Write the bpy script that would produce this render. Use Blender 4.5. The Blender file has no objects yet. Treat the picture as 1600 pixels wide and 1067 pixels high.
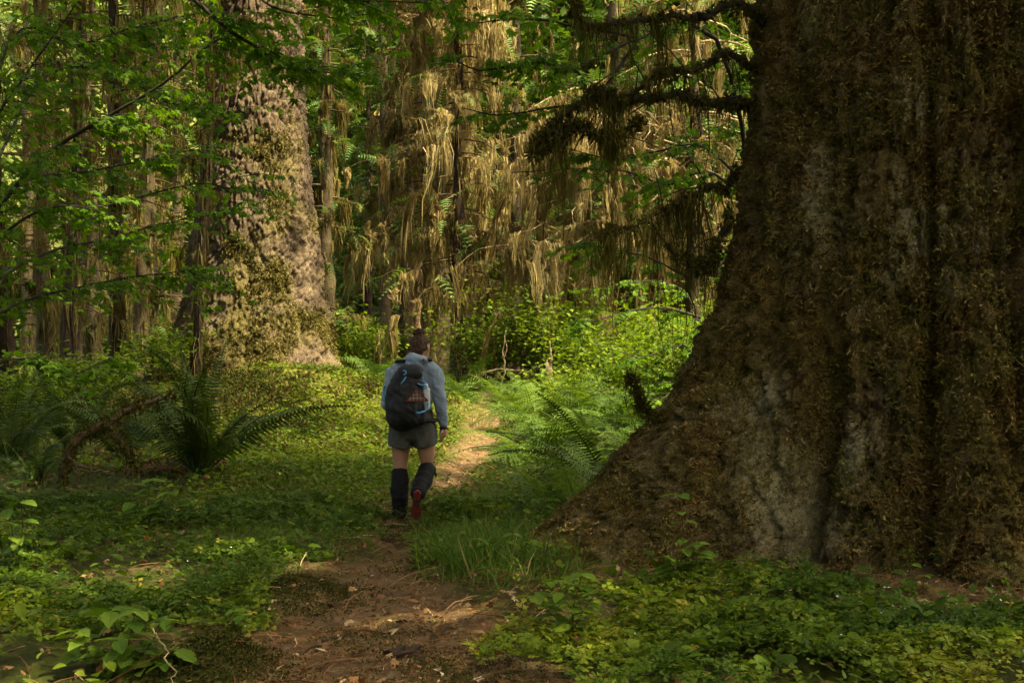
import bpy, math, random
import numpy as np
from mathutils import Matrix, Vector

R = math.radians
rng = np.random.default_rng(7)
random.seed(7)
sc = bpy.context.scene
COL = sc.collection

# ------------------------------------------------------------------ camera, sky, sun, exposure
CAMZ = 1.53
cam_d = bpy.data.cameras.new('camera')
cam_d.lens = 45.0; cam_d.sensor_width = 36.0; cam_d.clip_end = 1000; cam_d.clip_start = 0.1
cam = bpy.data.objects.new('camera', cam_d); COL.objects.link(cam)
cam.location = (0, 0, CAMZ); cam.rotation_euler = (R(90), 0, 0)
sc.camera = cam

SUN_EL = R(57)
SH = np.array([0.86, -0.51]); SH /= np.linalg.norm(SH)
SUN = np.array([SH[0]*math.cos(SUN_EL), SH[1]*math.cos(SUN_EL), math.sin(SUN_EL)])

w = bpy.data.worlds.new('World'); sc.world = w; w.use_nodes = True
nt = w.node_tree; nt.nodes.clear()
sky = nt.nodes.new('ShaderNodeTexSky'); sky.sky_type = 'NISHITA'; sky.sun_disc = False
sky.sun_elevation = SUN_EL; sky.sun_rotation = math.atan2(SUN[0], SUN[1])
sky.air_density = 0.35; sky.dust_density = 7.0; sky.ozone_density = 0.0
bg = nt.nodes.new('ShaderNodeBackground'); bg.inputs['Strength'].default_value = 0.15
out = nt.nodes.new('ShaderNodeOutputWorld')
nt.links.new(sky.outputs[0], bg.inputs[0]); nt.links.new(bg.outputs[0], out.inputs[0])

sl = bpy.data.lights.new('sun', 'SUN'); sl.energy = 2.05; sl.angle = R(0.53); sl.color = (1.0, 0.89, 0.70)
so = bpy.data.objects.new('sun', sl); COL.objects.link(so)
so.rotation_euler = Vector(-SUN).to_track_quat('-Z', 'Y').to_euler()
so.location = (20, -10, 30)

vs = sc.view_settings
vs.view_transform = 'Standard'; vs.look = 'None'; vs.exposure = 3.12; vs.gamma = 1.0; vs.use_curve_mapping = False
vs.use_white_balance = True; vs.white_balance_temperature = 7400; vs.white_balance_tint = 2      # camera set for shade
cy = sc.cycles
cy.use_denoising = True
try: cy.denoiser = 'OPENIMAGEDENOISE'
except Exception: pass
cy.max_bounces = 5; cy.diffuse_bounces = 3; cy.glossy_bounces = 2; cy.transmission_bounces = 4; cy.transparent_max_bounces = 4
cy.caustics_reflective = False; cy.caustics_refractive = False
cy.sample_clamp_indirect = 4.0

# ------------------------------------------------------------------ helpers
def W(px, py, Y):
    """photo measurement -> point at distance Y (45 mm lens, level camera)"""
    return np.array([(px-800)*Y/2000.0, Y, CAMZ-(py-533.5)*Y/2000.0])

def _hash(i, j, k, seed):
    n = (i*73856093) ^ (j*19349663) ^ (k*83492791) ^ (seed*2654435761)
    n = (n ^ (n >> 13)) * 1274126177
    n = n & 0x7fffffff
    n = ((n ^ (n >> 16)) * 668265263) & 0x7fffffff
    return n/float(0x7fffffff)

def vnoise(p, seed=0):
    p = np.asarray(p, float); i = np.floor(p).astype(np.int64); f = p-i; f = f*f*(3-2*f)
    r = 0
    for a in (0, 1):
        wa = f[..., 0] if a else 1-f[..., 0]
        for b in (0, 1):
            wb = f[..., 1] if b else 1-f[..., 1]
            for c in (0, 1):
                wc = f[..., 2] if c else 1-f[..., 2]
                r = r + wa*wb*wc*_hash(i[..., 0]+a, i[..., 1]+b, i[..., 2]+c, seed)
    return r*2-1

def fbm(p, seed=0, oct=4, gain=.5):
    p = np.asarray(p, float); a = 1; s = 0
    for o in range(oct):
        s = s + a*vnoise(p, seed+o*17); p = p*2.03; a *= gain
    return s

def worley(u, v, seed=0, full=False):
    iu = np.floor(u).astype(np.int64); iv = np.floor(v).astype(np.int64)
    f1 = np.full(u.shape, 9.0); f2 = np.full(u.shape, 9.0); cid = np.zeros(u.shape); dv = np.zeros(u.shape)
    for a in (-1, 0, 1):
        for b in (-1, 0, 1):
            cu = iu+a; cv = iv+b
            pu = cu+_hash(cu, cv, 1, seed); pv = cv+_hash(cu, cv, 2, seed)
            d = np.hypot(pu-u, pv-v)
            m = d < f1
            f2 = np.where(m, f1, np.minimum(f2, d))
            cid = np.where(m, _hash(cu, cv, 3, seed), cid); dv = np.where(m, v-pv, dv)
            f1 = np.where(m, d, f1)
    return (f1, f2, cid, dv) if full else (f1, f2, cid)

def empty(name, loc=(0, 0, 0), label=None, cat=None, group=None):
    o = bpy.data.objects.new(name, None); COL.objects.link(o); o.location = loc
    o.empty_display_size = .1
    tag(o, label, cat, group); return o

def tag(o, label=None, cat=None, group=None, kind=None):
    if label: o['label'] = label
    if cat: o['category'] = cat
    if group: o['group'] = group
    if kind: o['kind'] = kind
    return o

class MB:
    """collects vertices, triangles and one random value per piece, builds ONE mesh"""
    def __init__(s): s.v = []; s.t = []; s.r = []; s.n = 0; s.ex = []
    def add(s, v, t, r=0.5):
        v = np.asarray(v, float).reshape(-1, 3); t = np.asarray(t, np.int64).reshape(-1, 3)
        s.v.append(v); s.t.append(t+s.n); s.r.append(np.broadcast_to(np.asarray(r, float), (len(v),)).copy()); s.n += len(v)
        return s
    def inst(s, tv, tt, pos, mats, scale, rnd):
        """copies of a template: pos (N,3), mats (N,3,3), scale (N,), rnd (N,)"""
        N = len(pos)
        if N == 0: return s
        tv = np.asarray(tv, float); tt = np.asarray(tt, np.int64)
        V = np.einsum('nij,kj->nki', mats, tv)*np.asarray(scale)[:, None, None]+np.asarray(pos)[:, None, :]
        T = tt[None]+(np.arange(N)*len(tv))[:, None, None]
        return s.add(V.reshape(-1, 3), T.reshape(-1, 3), np.repeat(rnd, len(tv)))
    def mesh(s, name, origin=(0, 0, 0), smooth=False, attrs=None):
        v = np.concatenate(s.v)-np.asarray(origin); t = np.concatenate(s.t); r = np.concatenate(s.r)
        return mesh_np(name, v, t, smooth, dict(rnd=r, **(attrs or {})))
    def build(s, name, mat, parent=None, smooth=False, attrs=None):
        org = parent_origin(parent)
        return link(name, s.mesh(name, org, smooth, attrs), mat, parent)

def parent_origin(p):
    o = np.zeros(3)
    while p is not None:
        o = o+np.array(p.location); p = p.parent
    return o

def mesh_np(name, v, t, smooth=False, attrs=None):
    me = bpy.data.meshes.new(name)
    nv, ntr = len(v), len(t)
    me.vertices.add(nv); me.vertices.foreach_set('co', np.ascontiguousarray(v, np.float32).ravel())
    me.loops.add(ntr*3); me.loops.foreach_set('vertex_index', np.ascontiguousarray(t, np.int32).ravel())
    me.polygons.add(ntr); me.polygons.foreach_set('loop_start', np.arange(0, ntr*3, 3, dtype=np.int32))
    me.polygons.foreach_set('loop_total', np.full(ntr, 3, np.int32))
    me.polygons.foreach_set('use_smooth', np.full(ntr, bool(smooth)))
    me.update(calc_edges=True)
    for k, a in (attrs or {}).items():
        at = me.attributes.new(k, 'FLOAT', 'POINT'); at.data.foreach_set('value', np.ascontiguousarray(a, np.float32))
    return me

def link(name, me, mat, parent=None):
    o = bpy.data.objects.new(name, me); COL.objects.link(o)
    if mat is not None and not me.materials: me.materials.append(mat)
    if parent is not None: o.parent = parent
    return o

def rots(N, tilt=0.3, rg=None):
    """random heading + limited tilt"""
    rg = rg or rng
    a = rg.uniform(0, 2*np.pi, N); tx = rg.normal(0, tilt, N); ty = rg.normal(0, tilt, N)
    ca, sa = np.cos(a), np.sin(a); z = np.zeros(N); o = np.ones(N)
    Rz = np.stack([np.stack([ca, -sa, z], -1), np.stack([sa, ca, z], -1), np.stack([z, z, o], -1)], 1)
    cx, sx = np.cos(tx), np.sin(tx); cyy, sy = np.cos(ty), np.sin(ty)
    Rx = np.stack([np.stack([o, z, z], -1), np.stack([z, cx, -sx], -1), np.stack([z, sx, cx], -1)], 1)
    Ry = np.stack([np.stack([cyy, z, sy], -1), np.stack([z, o, z], -1), np.stack([-sy, z, cyy], -1)], 1)
    return Rx@Ry@Rz

def frames(n, rg=None):
    """frames whose local z is n, random spin"""
    rg = rg or rng
    n = n/np.linalg.norm(n, axis=1, keepdims=True)
    a = rg.normal(size=n.shape); a -= n*np.sum(a*n, 1, keepdims=True); a /= np.linalg.norm(a, axis=1, keepdims=True)
    b = np.cross(n, a)
    return np.stack([a, b, n], -1)

def dirframes(d, up):
    """frames whose local y is d and z is near up"""
    d = d/np.linalg.norm(d, axis=1, keepdims=True)
    x = np.cross(d, up); x /= np.linalg.norm(x, axis=1, keepdims=True)+1e-9
    z = np.cross(x, d)
    return np.stack([x, d, z], -1)

def tube(pts, rad, seg=8, cap=True, sx=1.0, sy=1.0, up=(0, 0, 1)):
    """tapered tube along points -> verts, tris"""
    P = np.asarray(pts, float); n = len(P); rad = np.broadcast_to(np.asarray(rad, float), (n,))
    T = np.gradient(P, axis=0); T /= np.linalg.norm(T, axis=1, keepdims=True)+1e-9
    u = np.asarray(up, float)
    if abs(np.dot(T.mean(0)/np.linalg.norm(T.mean(0)+1e-9), u)) > .9: u = np.array([0, 1.0, 0])
    A = np.cross(T, u); A /= np.linalg.norm(A, axis=1, keepdims=True)+1e-9
    B = np.cross(T, A)
    an = np.linspace(0, 2*np.pi, seg, endpoint=False)
    V = P[:, None]+rad[:, None, None]*(sx*np.cos(an)[None, :, None]*A[:, None]+sy*np.sin(an)[None, :, None]*B[:, None])
    V = V.reshape(-1, 3); t = []
    i = np.arange(n-1)[:, None]*seg; j = np.arange(seg)[None]; k = (j+1) % seg
    a, b, c, d = i+j, i+k, i+seg+k, i+seg+j
    t = np.concatenate([np.stack([a, b, c], -1).reshape(-1, 3), np.stack([a, c, d], -1).reshape(-1, 3)])
    if cap:
        m = len(V); V = np.concatenate([V, P[:1], P[-1:]])
        jj = np.arange(seg); kk = (jj+1) % seg
        t = np.concatenate([t, np.stack([np.full(seg, m), kk, jj], -1), np.stack([np.full(seg, m+1), (n-1)*seg+jj, (n-1)*seg+kk], -1)])
    return V, t[:, ::-1]

def spline(pts, n):
    P = np.asarray(pts, float)
    if len(P) == 2: return P[0]+(P[1]-P[0])*np.linspace(0, 1, n)[:, None]
    Q = np.vstack([2*P[0]-P[1], P, 2*P[-1]-P[-2]]); t = np.linspace(0, len(P)-1-1e-6, n)
    i = t.astype(int); f = (t-i)[:, None]
    a, b, c, d = Q[i], Q[i+1], Q[i+2], Q[i+3]
    return .5*(2*b+(c-a)*f+(2*a-5*b+4*c-d)*f*f+(3*b-a-3*c+d)*f**3)

def strands(mb, P, L, wdt, sway=.06, nodes=5, rg=None, rnd=None, grav=None):
    """hanging ribbons with uneven width"""
    rg = rg or rng; N = len(P)
    if N == 0: return
    t = np.linspace(0, 1, nodes)
    L = np.broadcast_to(L, (N,)); wdt = np.broadcast_to(wdt, (N,))
    az = rg.uniform(0, 2*np.pi, N); side = np.stack([np.cos(az), np.sin(az), 0*az], -1)
    C = P[:, None]+np.array([0, 0, -1.0])[None, None]*(L[:, None]*t)[..., None]
    lat = rg.normal(0, 1, (N, nodes, 3)); lat[..., 2] *= .3
    lat = np.cumsum(lat, 1)*sway*L[:, None, None]/nodes*2; lat[:, 0] = 0
    C = C+lat
    ww = wdt[:, None]*(1-.75*t**1.5)*rg.uniform(.45, 1.6, (N, nodes)); ww[:, -1] *= .2
    a = C-side[:, None]*ww[..., None]*.5; b = C+side[:, None]*ww[..., None]*.5
    V = np.stack([a, b], 2).reshape(N, nodes*2, 3)
    tt = []
    for k in range(nodes-1): tt += [(2*k, 2*k+1, 2*k+3), (2*k, 2*k+3, 2*k+2)]
    T = np.array(tt)[None]+(np.arange(N)*nodes*2)[:, None, None]
    r = rg.uniform(0, 1, N) if rnd is None else rnd
    mb.add(V.reshape(-1, 3), T.reshape(-1, 3), np.repeat(r, nodes*2))

# ------------------------------------------------------------------ materials
def nodes_of(m):
    m.use_nodes = True; t = m.node_tree; t.nodes.clear()
    o = t.nodes.new('ShaderNodeOutputMaterial'); return t, o

def ramp(t, fac, stops):
    r = t.nodes.new('ShaderNodeValToRGB'); e = r.color_ramp.elements
    while len(e) < len(stops): e.new(.5)
    for k, (p, c) in enumerate(stops): e[k].position = p; e[k].color = (*c, 1)
    t.links.new(fac, r.inputs[0]); return r.outputs[0]

def attr(t, name):
    a = t.nodes.new('ShaderNodeAttribute'); a.attribute_name = name; return a.outputs['Fac']

def noise(t, scale, detail=4, rough=.6, coord='Object'):
    c = t.nodes.new('ShaderNodeTexCoord'); n = t.nodes.new('ShaderNodeTexNoise')
    n.inputs['Scale'].default_value = scale; n.inputs['Detail'].default_value = detail; n.inputs['Roughness'].default_value = rough
    t.links.new(c.outputs[coord], n.inputs['Vector']); return n.outputs['Fac']

def mixc(t, f, a, b, mode='MIX'):
    m = t.nodes.new('ShaderNodeMix'); m.data_type = 'RGBA'; m.blend_type = mode
    for k, x in ((0, f), (6, a), (7, b)):
        if hasattr(x, 'is_output'): t.links.new(x, m.inputs[k])
        else: m.inputs[k].default_value = x if k == 0 else (*x, 1)
    return m.outputs[2]

def math_n(t, op, a, b=None, clamp=False):
    m = t.nodes.new('ShaderNodeMath'); m.operation = op; m.use_clamp = clamp
    for k, x in ((0, a), (1, b)):
        if x is None: continue
        if hasattr(x, 'is_output'): t.links.new(x, m.inputs[k])
        else: m.inputs[k].default_value = x
    return m.outputs[0]

def principled(t, o, col, rough=.8, spec=.3, bump=None, bstr=.5, bdist=.01, trans=0, tcol=None):
    p = t.nodes.new('ShaderNodeBsdfPrincipled')
    if hasattr(col, 'is_output'): t.links.new(col, p.inputs['Base Color'])
    else: p.inputs['Base Color'].default_value = (*col, 1)
    p.inputs['Roughness'].default_value = rough; p.inputs['Specular IOR Level'].default_value = spec
    if bump is not None:
        b = t.nodes.new('ShaderNodeBump'); b.inputs['Strength'].default_value = bstr; b.inputs['Distance'].default_value = bdist
        t.links.new(bump, b.inputs['Height']); t.links.new(b.outputs[0], p.inputs['Normal'])
    res = p.outputs[0]
    if trans > 0:
        tr = t.nodes.new('ShaderNodeBsdfTranslucent')
        c2 = col if tcol is None else tcol
        if hasattr(c2, 'is_output'): t.links.new(c2, tr.inputs[0])
        else: tr.inputs[0].default_value = (*c2, 1)
        mx = t.nodes.new('ShaderNodeMixShader'); mx.inputs[0].default_value = trans
        t.links.new(res, mx.inputs[1]); t.links.new(tr.outputs[0], mx.inputs[2]); res = mx.outputs[0]
    t.links.new(res, o.inputs['Surface']); return p

def leafmat(name, stops, trans=.42, rough=.6, spec=.14, tint=(1.25, 1.25, .55)):
    m = bpy.data.materials.new(name); t, o = nodes_of(m)
    c = ramp(t, attr(t, 'rnd'), stops)
    c = mixc(t, .35, c, ramp(t, noise(t, 9, 3), [(.3, (.55, .55, .5)), (.7, (1, 1, 1))]), 'MULTIPLY')
    tc = mixc(t, 1.0, c, tint, 'MULTIPLY')
    principled(t, o, c, rough, spec, trans=trans, tcol=tc)
    return m

def objleafmat(name, stops, trans=.42, tint=(1.25, 1.25, .55)):
    """for single leaf objects: variation from the object's own random"""
    m = bpy.data.materials.new(name); t, o = nodes_of(m)
    oi = t.nodes.new('ShaderNodeObjectInfo')
    c = ramp(t, oi.outputs['Random'], stops)
    c = mixc(t, .4, c, ramp(t, noise(t, 14, 3), [(.3, (.6, .6, .5)), (.7, (1, 1, 1))]), 'MULTIPLY')
    tc = mixc(t, 1.0, c, tint, 'MULTIPLY')
    principled(t, o, c, .6, .14, trans=trans, tcol=tc)
    return m

def simplemat(name, c1, c2, scale=8, rough=.85, spec=.2, bstr=.4, bdist=.01, c3=None, bscale=None):
    m = bpy.data.materials.new(name); t, o = nodes_of(m)
    st = [(.3, c1), (.7, c2)] if c3 is None else [(.28, c1), (.5, c2), (.72, c3)]
    n = noise(t, scale, 5)
    principled(t, o, ramp(t, n, st), rough, spec, noise(t, bscale or scale*3, 6, .7), bstr, bdist)
    return m

M = {}
M['maple'] = leafmat('maple_leaf', [(0, (.045, .105, .007)), (.5, (.08, .165, .010)), (1, (.14, .24, .016))], trans=.5)
M['maple_o'] = objleafmat('maple_leaf_single', [(0, (.045, .105, .007)), (.5, (.08, .165, .010)), (1, (.14, .24, .016))], trans=.5)
M['clover'] = leafmat('clover_leaf', [(0, (.034, .07, .006)), (.5, (.078, .13, .009)), (.95, (.17, .215, .015)), (1, (.30, .25, .03))], trans=.35)
M['berry_o'] = objleafmat('berry_leaf', [(0, (.07, .14, .014)), (.6, (.11, .19, .02)), (1, (.17, .25, .03))])
M['shrub'] = leafmat('shrub_leaf', [(0, (.045, .08, .007)), (.5, (.088, .142, .010)), (1, (.165, .22, .016))])
M['grass'] = leafmat('grass_blade', [(0, (.045, .09, .010)), (.6, (.08, .14, .016)), (.93, (.13, .19, .03)), (1, (.28, .22, .09))], trans=.35)
M['fern_dark'] = objleafmat('sword_fern', [(0, (.024, .045, .007)), (1, (.055, .088, .012))], trans=.25)
M['fern_light'] = objleafmat('lady_fern', [(0, (.05, .10, .012)), (1, (.105, .165, .022))], trans=.4)
M['fern_dead'] = objleafmat('dead_fern', [(0, (.10, .035, .012)), (1, (.18, .07, .025))], trans=.2, tint=(1, .9, .8))
M['needle'] = leafmat('conifer_needle', [(0, (.035, .08, .018)), (.6, (.075, .14, .026)), (1, (.13, .20, .05))], trans=.3)
M['farleaf'] = leafmat('far_leaf', [(0, (.024, .055, .007)), (.6, (.06, .11, .012)), (1, (.125, .18, .024))], trans=.42)
M['shade_clumps'] = leafmat('shade_clump_leaf', [(0, (.03, .07, .012)), (1, (.06, .12, .02))], trans=.3)  # leaves of the unseen clumps added to block sun and sky
M['moss_gold'] = leafmat('hanging_moss_golden', [(0, (.065, .052, .015)), (.5, (.14, .112, .034)), (1, (.25, .20, .075))], trans=.45, rough=.95, spec=.05, tint=(1.1, 1, .7))
M['moss_pale'] = leafmat('hanging_moss_straw', [(0, (.13, .10, .038)), (.5, (.255, .20, .084)), (1, (.42, .345, .165))], trans=.45, rough=.95, spec=.05, tint=(1.1, 1, .7))
M['moss_olive'] = leafmat('hanging_moss_olive', [(0, (.030, .028, .006)), (.6, (.065, .06, .012)), (1, (.13, .11, .024))], trans=.3, rough=.95, spec=.05, tint=(1.1, 1, .7))
M['moss_green'] = leafmat('green_moss', [(0, (.03, .034, .007)), (.5, (.055, .06, .012)), (1, (.10, .10, .02))], trans=.15, rough=.95, spec=.05, tint=(1.1, 1, .7))
M['moss_trunk'] = leafmat('trunk_moss', [(0, (.06, .036, .010)), (.4, (.115, .072, .018)), (.7, (.135, .11, .022)), (1, (.27, .19, .07))], trans=.15, rough=.95, spec=.05, tint=(1.1, 1, .7))
def trunk_moss_mat():
    m = bpy.data.materials.new('trunk_moss_mats'); t, o = nodes_of(m); r = attr(t, 'rnd')
    a = ramp(t, r, [(0, (.058, .034, .009)), (.45, (.128, .078, .019)), (.85, (.19, .122, .036)), (1, (.29, .20, .08))])
    b = ramp(t, r, [(0, (.045, .041, .008)), (.45, (.10, .087, .016)), (.85, (.15, .13, .03)), (1, (.25, .205, .075))])
    c = mixc(t, ramp(t, noise(t, 2.6, 4, .65), [(.42, (0, 0, 0)), (.58, (1, 1, 1))]), a, b)
    principled(t, o, c, .95, .05, trans=.15); return m
M['moss_trunk'] = trunk_moss_mat()
M['moss_yellow'] = leafmat('yellow_moss', [(0, (.045, .04, .010)), (.5, (.10, .085, .02)), (1, (.17, .14, .04))], trans=.15, rough=.95, spec=.05, tint=(1.1, 1, .7))
M['wood'] = simplemat('mossy_wood', (.035, .022, .010), (.09, .06, .025), 12)
M['wood_dark'] = simplemat('dark_branch', (.012, .010, .006), (.035, .028, .014), 12)
M['wood_pale'] = simplemat('dead_pale_wood', (.20, .14, .07), (.42, .32, .18), 14)
M['litter'] = leafmat('needle_litter', [(0, (.08, .035, .014)), (.6, (.17, .085, .035)), (.92, (.27, .16, .075)), (1, (.5, .38, .22))], trans=.05, rough=.9, spec=.05)
M['scrap'] = simplemat('dried_leaf', (.42, .30, .15), (.68, .55, .36), 25)
M['clod'] = simplemat('dark_clod', (.02, .012, .007), (.06, .035, .018), 20, bstr=1)

def trunkmat(name, bark, moss, lich, bscale=30, gain=1.35):
    m = bpy.data.materials.new(name); t, o = nodes_of(m)
    b = ramp(t, noise(t, 7, 6, .7), bark)
    ms = ramp(t, noise(t, 16, 6, .75), moss)
    ln = ramp(t, noise(t, 11, 6, .75), lich)
    f = math_n(t, 'ADD', attr(t, 'moss'), math_n(t, 'MULTIPLY', math_n(t, 'SUBTRACT', noise(t, 22, 5, .7), .5), 1.6), True)
    f2 = math_n(t, 'ADD', attr(t, 'lichen'), math_n(t, 'MULTIPLY', math_n(t, 'SUBTRACT', noise(t, 38, 6, .8), .54), 3.4), True)
    c = mixc(t, f, b, ms); c = mixc(t, f2, c, ln)
    c = mixc(t, 1.0, c, ramp(t, noise(t, 62, 7, .85), [(.34, (.22, .22, .22)), (.5, (.85, .85, .85)), (.66, (1.0, 1.0, 1.0))]), 'MULTIPLY')      # fine grain of moss shoots and bark scales
    c = mixc(t, 1.0, c, (gain, gain, gain), 'MULTIPLY')
    principled(t, o, c, .95, .08, noise(t, bscale, 8, .8), 1.0, .05)
    return m
M['bark_right'] = trunkmat('mossy_spruce_bark', [(.3, (.030, .020, .010)), (.5, (.080, .054, .027)), (.7, (.135, .10, .055))],
                           [(.3, (.036, .026, .007)), (.5, (.080, .057, .013)), (.7, (.125, .092, .022))],
                           [(.3, (.14, .125, .066)), (.55, (.26, .232, .132)), (.75, (.37, .335, .21))], 45, 1.95)
M['bark_left'] = trunkmat('flaky_spruce_bark', [(.3, (.034, .023, .013)), (.5, (.078, .055, .033)), (.72, (.135, .10, .063))],
                          [(.3, (.05, .040, .012)), (.55, (.095, .078, .022)), (.75, (.145, .118, .038))],
                          [(.3, (.11, .095, .065)), (.75, (.19, .16, .11))], 25, 1.75)
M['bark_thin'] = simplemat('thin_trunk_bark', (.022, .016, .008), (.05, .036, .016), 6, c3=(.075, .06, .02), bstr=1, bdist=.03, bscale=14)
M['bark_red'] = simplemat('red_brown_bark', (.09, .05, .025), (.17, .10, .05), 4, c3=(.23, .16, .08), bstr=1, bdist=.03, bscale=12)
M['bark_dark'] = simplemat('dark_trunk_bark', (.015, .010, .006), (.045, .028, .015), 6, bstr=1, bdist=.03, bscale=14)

def groundmat():
    m = bpy.data.materials.new('forest_floor'); t, o = nodes_of(m)
    duff = ramp(t, noise(t, 9, 8, .75), [(.28, (.065, .040, .020)), (.5, (.155, .10, .05)), (.68, (.225, .152, .08)), (.8, (.30, .215, .13))])
    mo = ramp(t, noise(t, 7, 7, .75), [(.3, (.022, .022, .006)), (.5, (.045, .055, .010)), (.72, (.085, .10, .018))])
    mo2 = ramp(t, noise(t, 12, 7, .75), [(.3, (.08, .06, .012)), (.55, (.15, .12, .02)), (.75, (.22, .18, .04))])
    pm = math_n(t, 'ADD', attr(t, 'path'), math_n(t, 'MULTIPLY', math_n(t, 'SUBTRACT', noise(t, 3.5, 6, .7), .5), 1.3), True)
    ym = math_n(t, 'ADD', attr(t, 'mossy'), math_n(t, 'MULTIPLY', math_n(t, 'SUBTRACT', noise(t, 4.5, 6, .7), .5), 1.5), True)
    c = mixc(t, pm, mo, duff); c = mixc(t, ym, c, mo2)
    principled(t, o, c, .95, .1, noise(t, 55, 8, .8), .9, .02)
    return m
M['ground'] = groundmat()

# ------------------------------------------------------------------ terrain
PATH = np.array([(-.5, 0, .5), (-.55, 5.0, .52), (-.66, 6.5, .58), (-.74, 7.5, .58), (-.80, 8.2, .36), (-.86, 9.2, .18), (-.95, 10.5, .13), (-.97, 11.4, .16),
                 (-.78, 13.2, .17), (-.48, 16.0, .28), (-.36, 19.5, .26), (-.42, 23, .24), (-1.2, 28, .3), (-2.6, 33, .45), (-4.2, 37.5, .9), (-6.5, 40, .7)])
_pp = spline(PATH, 160)
def path_d(x, y):
    """signed distance to the trail's edge (negative on the trail)"""
    x = np.asarray(x, float); y = np.asarray(y, float); sh = x.shape
    x = x.ravel(); y = y.ravel(); d = np.full(x.shape, 99.0)
    for a in range(0, len(_pp)):
        d = np.minimum(d, np.hypot(x-_pp[a, 0], y-_pp[a, 1])-_pp[a, 2])
    return d.reshape(sh)
LT = np.array([-4.72, 23.6]); RT = np.array([3.4, 9.7])
def sstep(a, b, x):
    t = np.clip((x-a)/(b-a), 0, 1); return t*t*(3-2*t)
def height(x, y, fine=True):
    x = np.asarray(x, float); y = np.asarray(y, float)
    h = .032*np.maximum(0, y-12)*sstep(10, 16, y); h = np.minimum(h, 1.0+.0*y)
    h = h+.66*np.exp(-((x-LT[0]-.1)**2/14+(y-LT[1]+1.2)**2/18))
    h = h+.24*np.exp(-((x+3.0)**2/2.6+(y-20.2)**2/3.2))
    h = h+.12*np.exp(-((x-RT[0])**2+(y-RT[1])**2)/6.5)
    h = h+.22*sstep(.6, 2.6, x)*sstep(10.5, 13, y)*(1-sstep(28, 36, y))
    h = h+.18*np.exp(-((x+3.6)**2/2.2+(y-13.2)**2/2.0))
    h = h+.11*np.exp(-((x+1.3)**2/.05+(y-7.9)**2/.05))        # low mossy hump at the trail's edge
    h = h+.16*np.exp(-((x+1.42)**2/.05+(y-6.1)**2/.05))
    p = np.stack([x*.6, y*.6, 0*x], -1)
    h = h+.05*fbm(p, 3, 2)
    # beyond the picture the wooded valley side climbs
    h = h+np.maximum(0, np.abs(y-20)-42)**1.0*.75*sstep(50, 75, y)
    if fine:
        d = path_d(x, y)
        h = h-.07*(1-sstep(-.25, .25, d))
        q = np.stack([x*5, y*5, 0*x], -1); h = h+.024*fbm(q, 11, 4, .65)
    return h
def hz(x, y): return float(height(np.array([x]), np.array([y]))[0])

yr = np.concatenate([[-60, -20, -5, 0, 2.5], np.geomspace(4.2, 60, 270), [66, 74, 86, 110, 160, 300]])
uu = np.linspace(-1, 1, 236)
gx = []
for y in yr:
    half = .46*max(y, 4)+1.0
    gx.append(uu*half+np.sign(uu)*np.maximum(0, np.abs(uu)-.965)/.035*(140))
GX = np.array(gx); GY = np.repeat(yr[:, None], len(uu), 1)
GZ = height(GX, GY); PD = path_d(GX, GY)
pathm = 1-sstep(-.16, .16, PD+.16*fbm(np.stack([GX*2, GY*2, 0*GX], -1), 5, 3))
# bare duff round the big trunk's foot
dR = np.hypot(GX-RT[0], GY-RT[1])
pathm = np.maximum(pathm, .75*(1-sstep(2.2, 3.4, dR+.5*fbm(np.stack([GX*1.5, GY*1.5, 0*GX], -1), 6, 3))))
pathm = np.maximum(pathm, .7*sstep(.0, .5, fbm(np.stack([GX*.9, GY*.9, 0*GX], -1), 8, 3))*(GY < 10))
mossy = .8*np.exp(-((GX-LT[0]-1.2)**2/7+(GY-LT[1]+1.8)**2/8))
nr, ncx = GX.shape
ii = np.arange(nr-1)[:, None]*ncx+np.arange(ncx-1)[None]
gt = np.concatenate([np.stack([ii, ii+1, ii+ncx+1], -1).reshape(-1, 3), np.stack([ii, ii+ncx+1, ii+ncx], -1).reshape(-1, 3)])
gme = mesh_np('ground', np.stack([GX, GY, GZ], -1).reshape(-1, 3), gt, True, dict(path=pathm.ravel(), mossy=mossy.ravel()))
tag(link('ground', gme, M['ground']), 'forest floor with a brown needle-covered trail winding through moss', kind='structure')

# ------------------------------------------------------------------ leaf templates
def fan(outline, zc=0.0):
    """flat leaf from outline points around the origin"""
    o = np.asarray(outline, float)
    if o.shape[1] == 2: o = np.c_[o, np.zeros(len(o))]
    V = np.vstack([[0, .02, zc], o]); n = len(o)
    return V, np.array([(0, k+1, k+2) for k in range(n-1)])

def maple_leaf(seed):
    r = random.Random(seed); o = []
    lobes = [(-128, .42), (-82, .66), (-40, .88), (0, 1.0), (40, .88), (82, .66), (128, .42)]
    for k, (a, l) in enumerate(lobes):
        l *= r.uniform(.9, 1.1)
        for da, f in ((-11, .72), (0, 1), (11, .72)):
            th = R(a+da); rr = l*f*.56
            o.append((rr*math.sin(th), .12+rr*math.cos(th), -.16*(l*f)**2+r.uniform(-.03, .03)))
        if k < 6:
            th = R((a+lobes[k+1][0])/2); rr = .27*(.7+.3*l)
            o.append((rr*math.sin(th), .12+rr*math.cos(th), .0))
    V, t = fan(o, .03); V[0] = (0, .12, .02); return V, t

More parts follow.
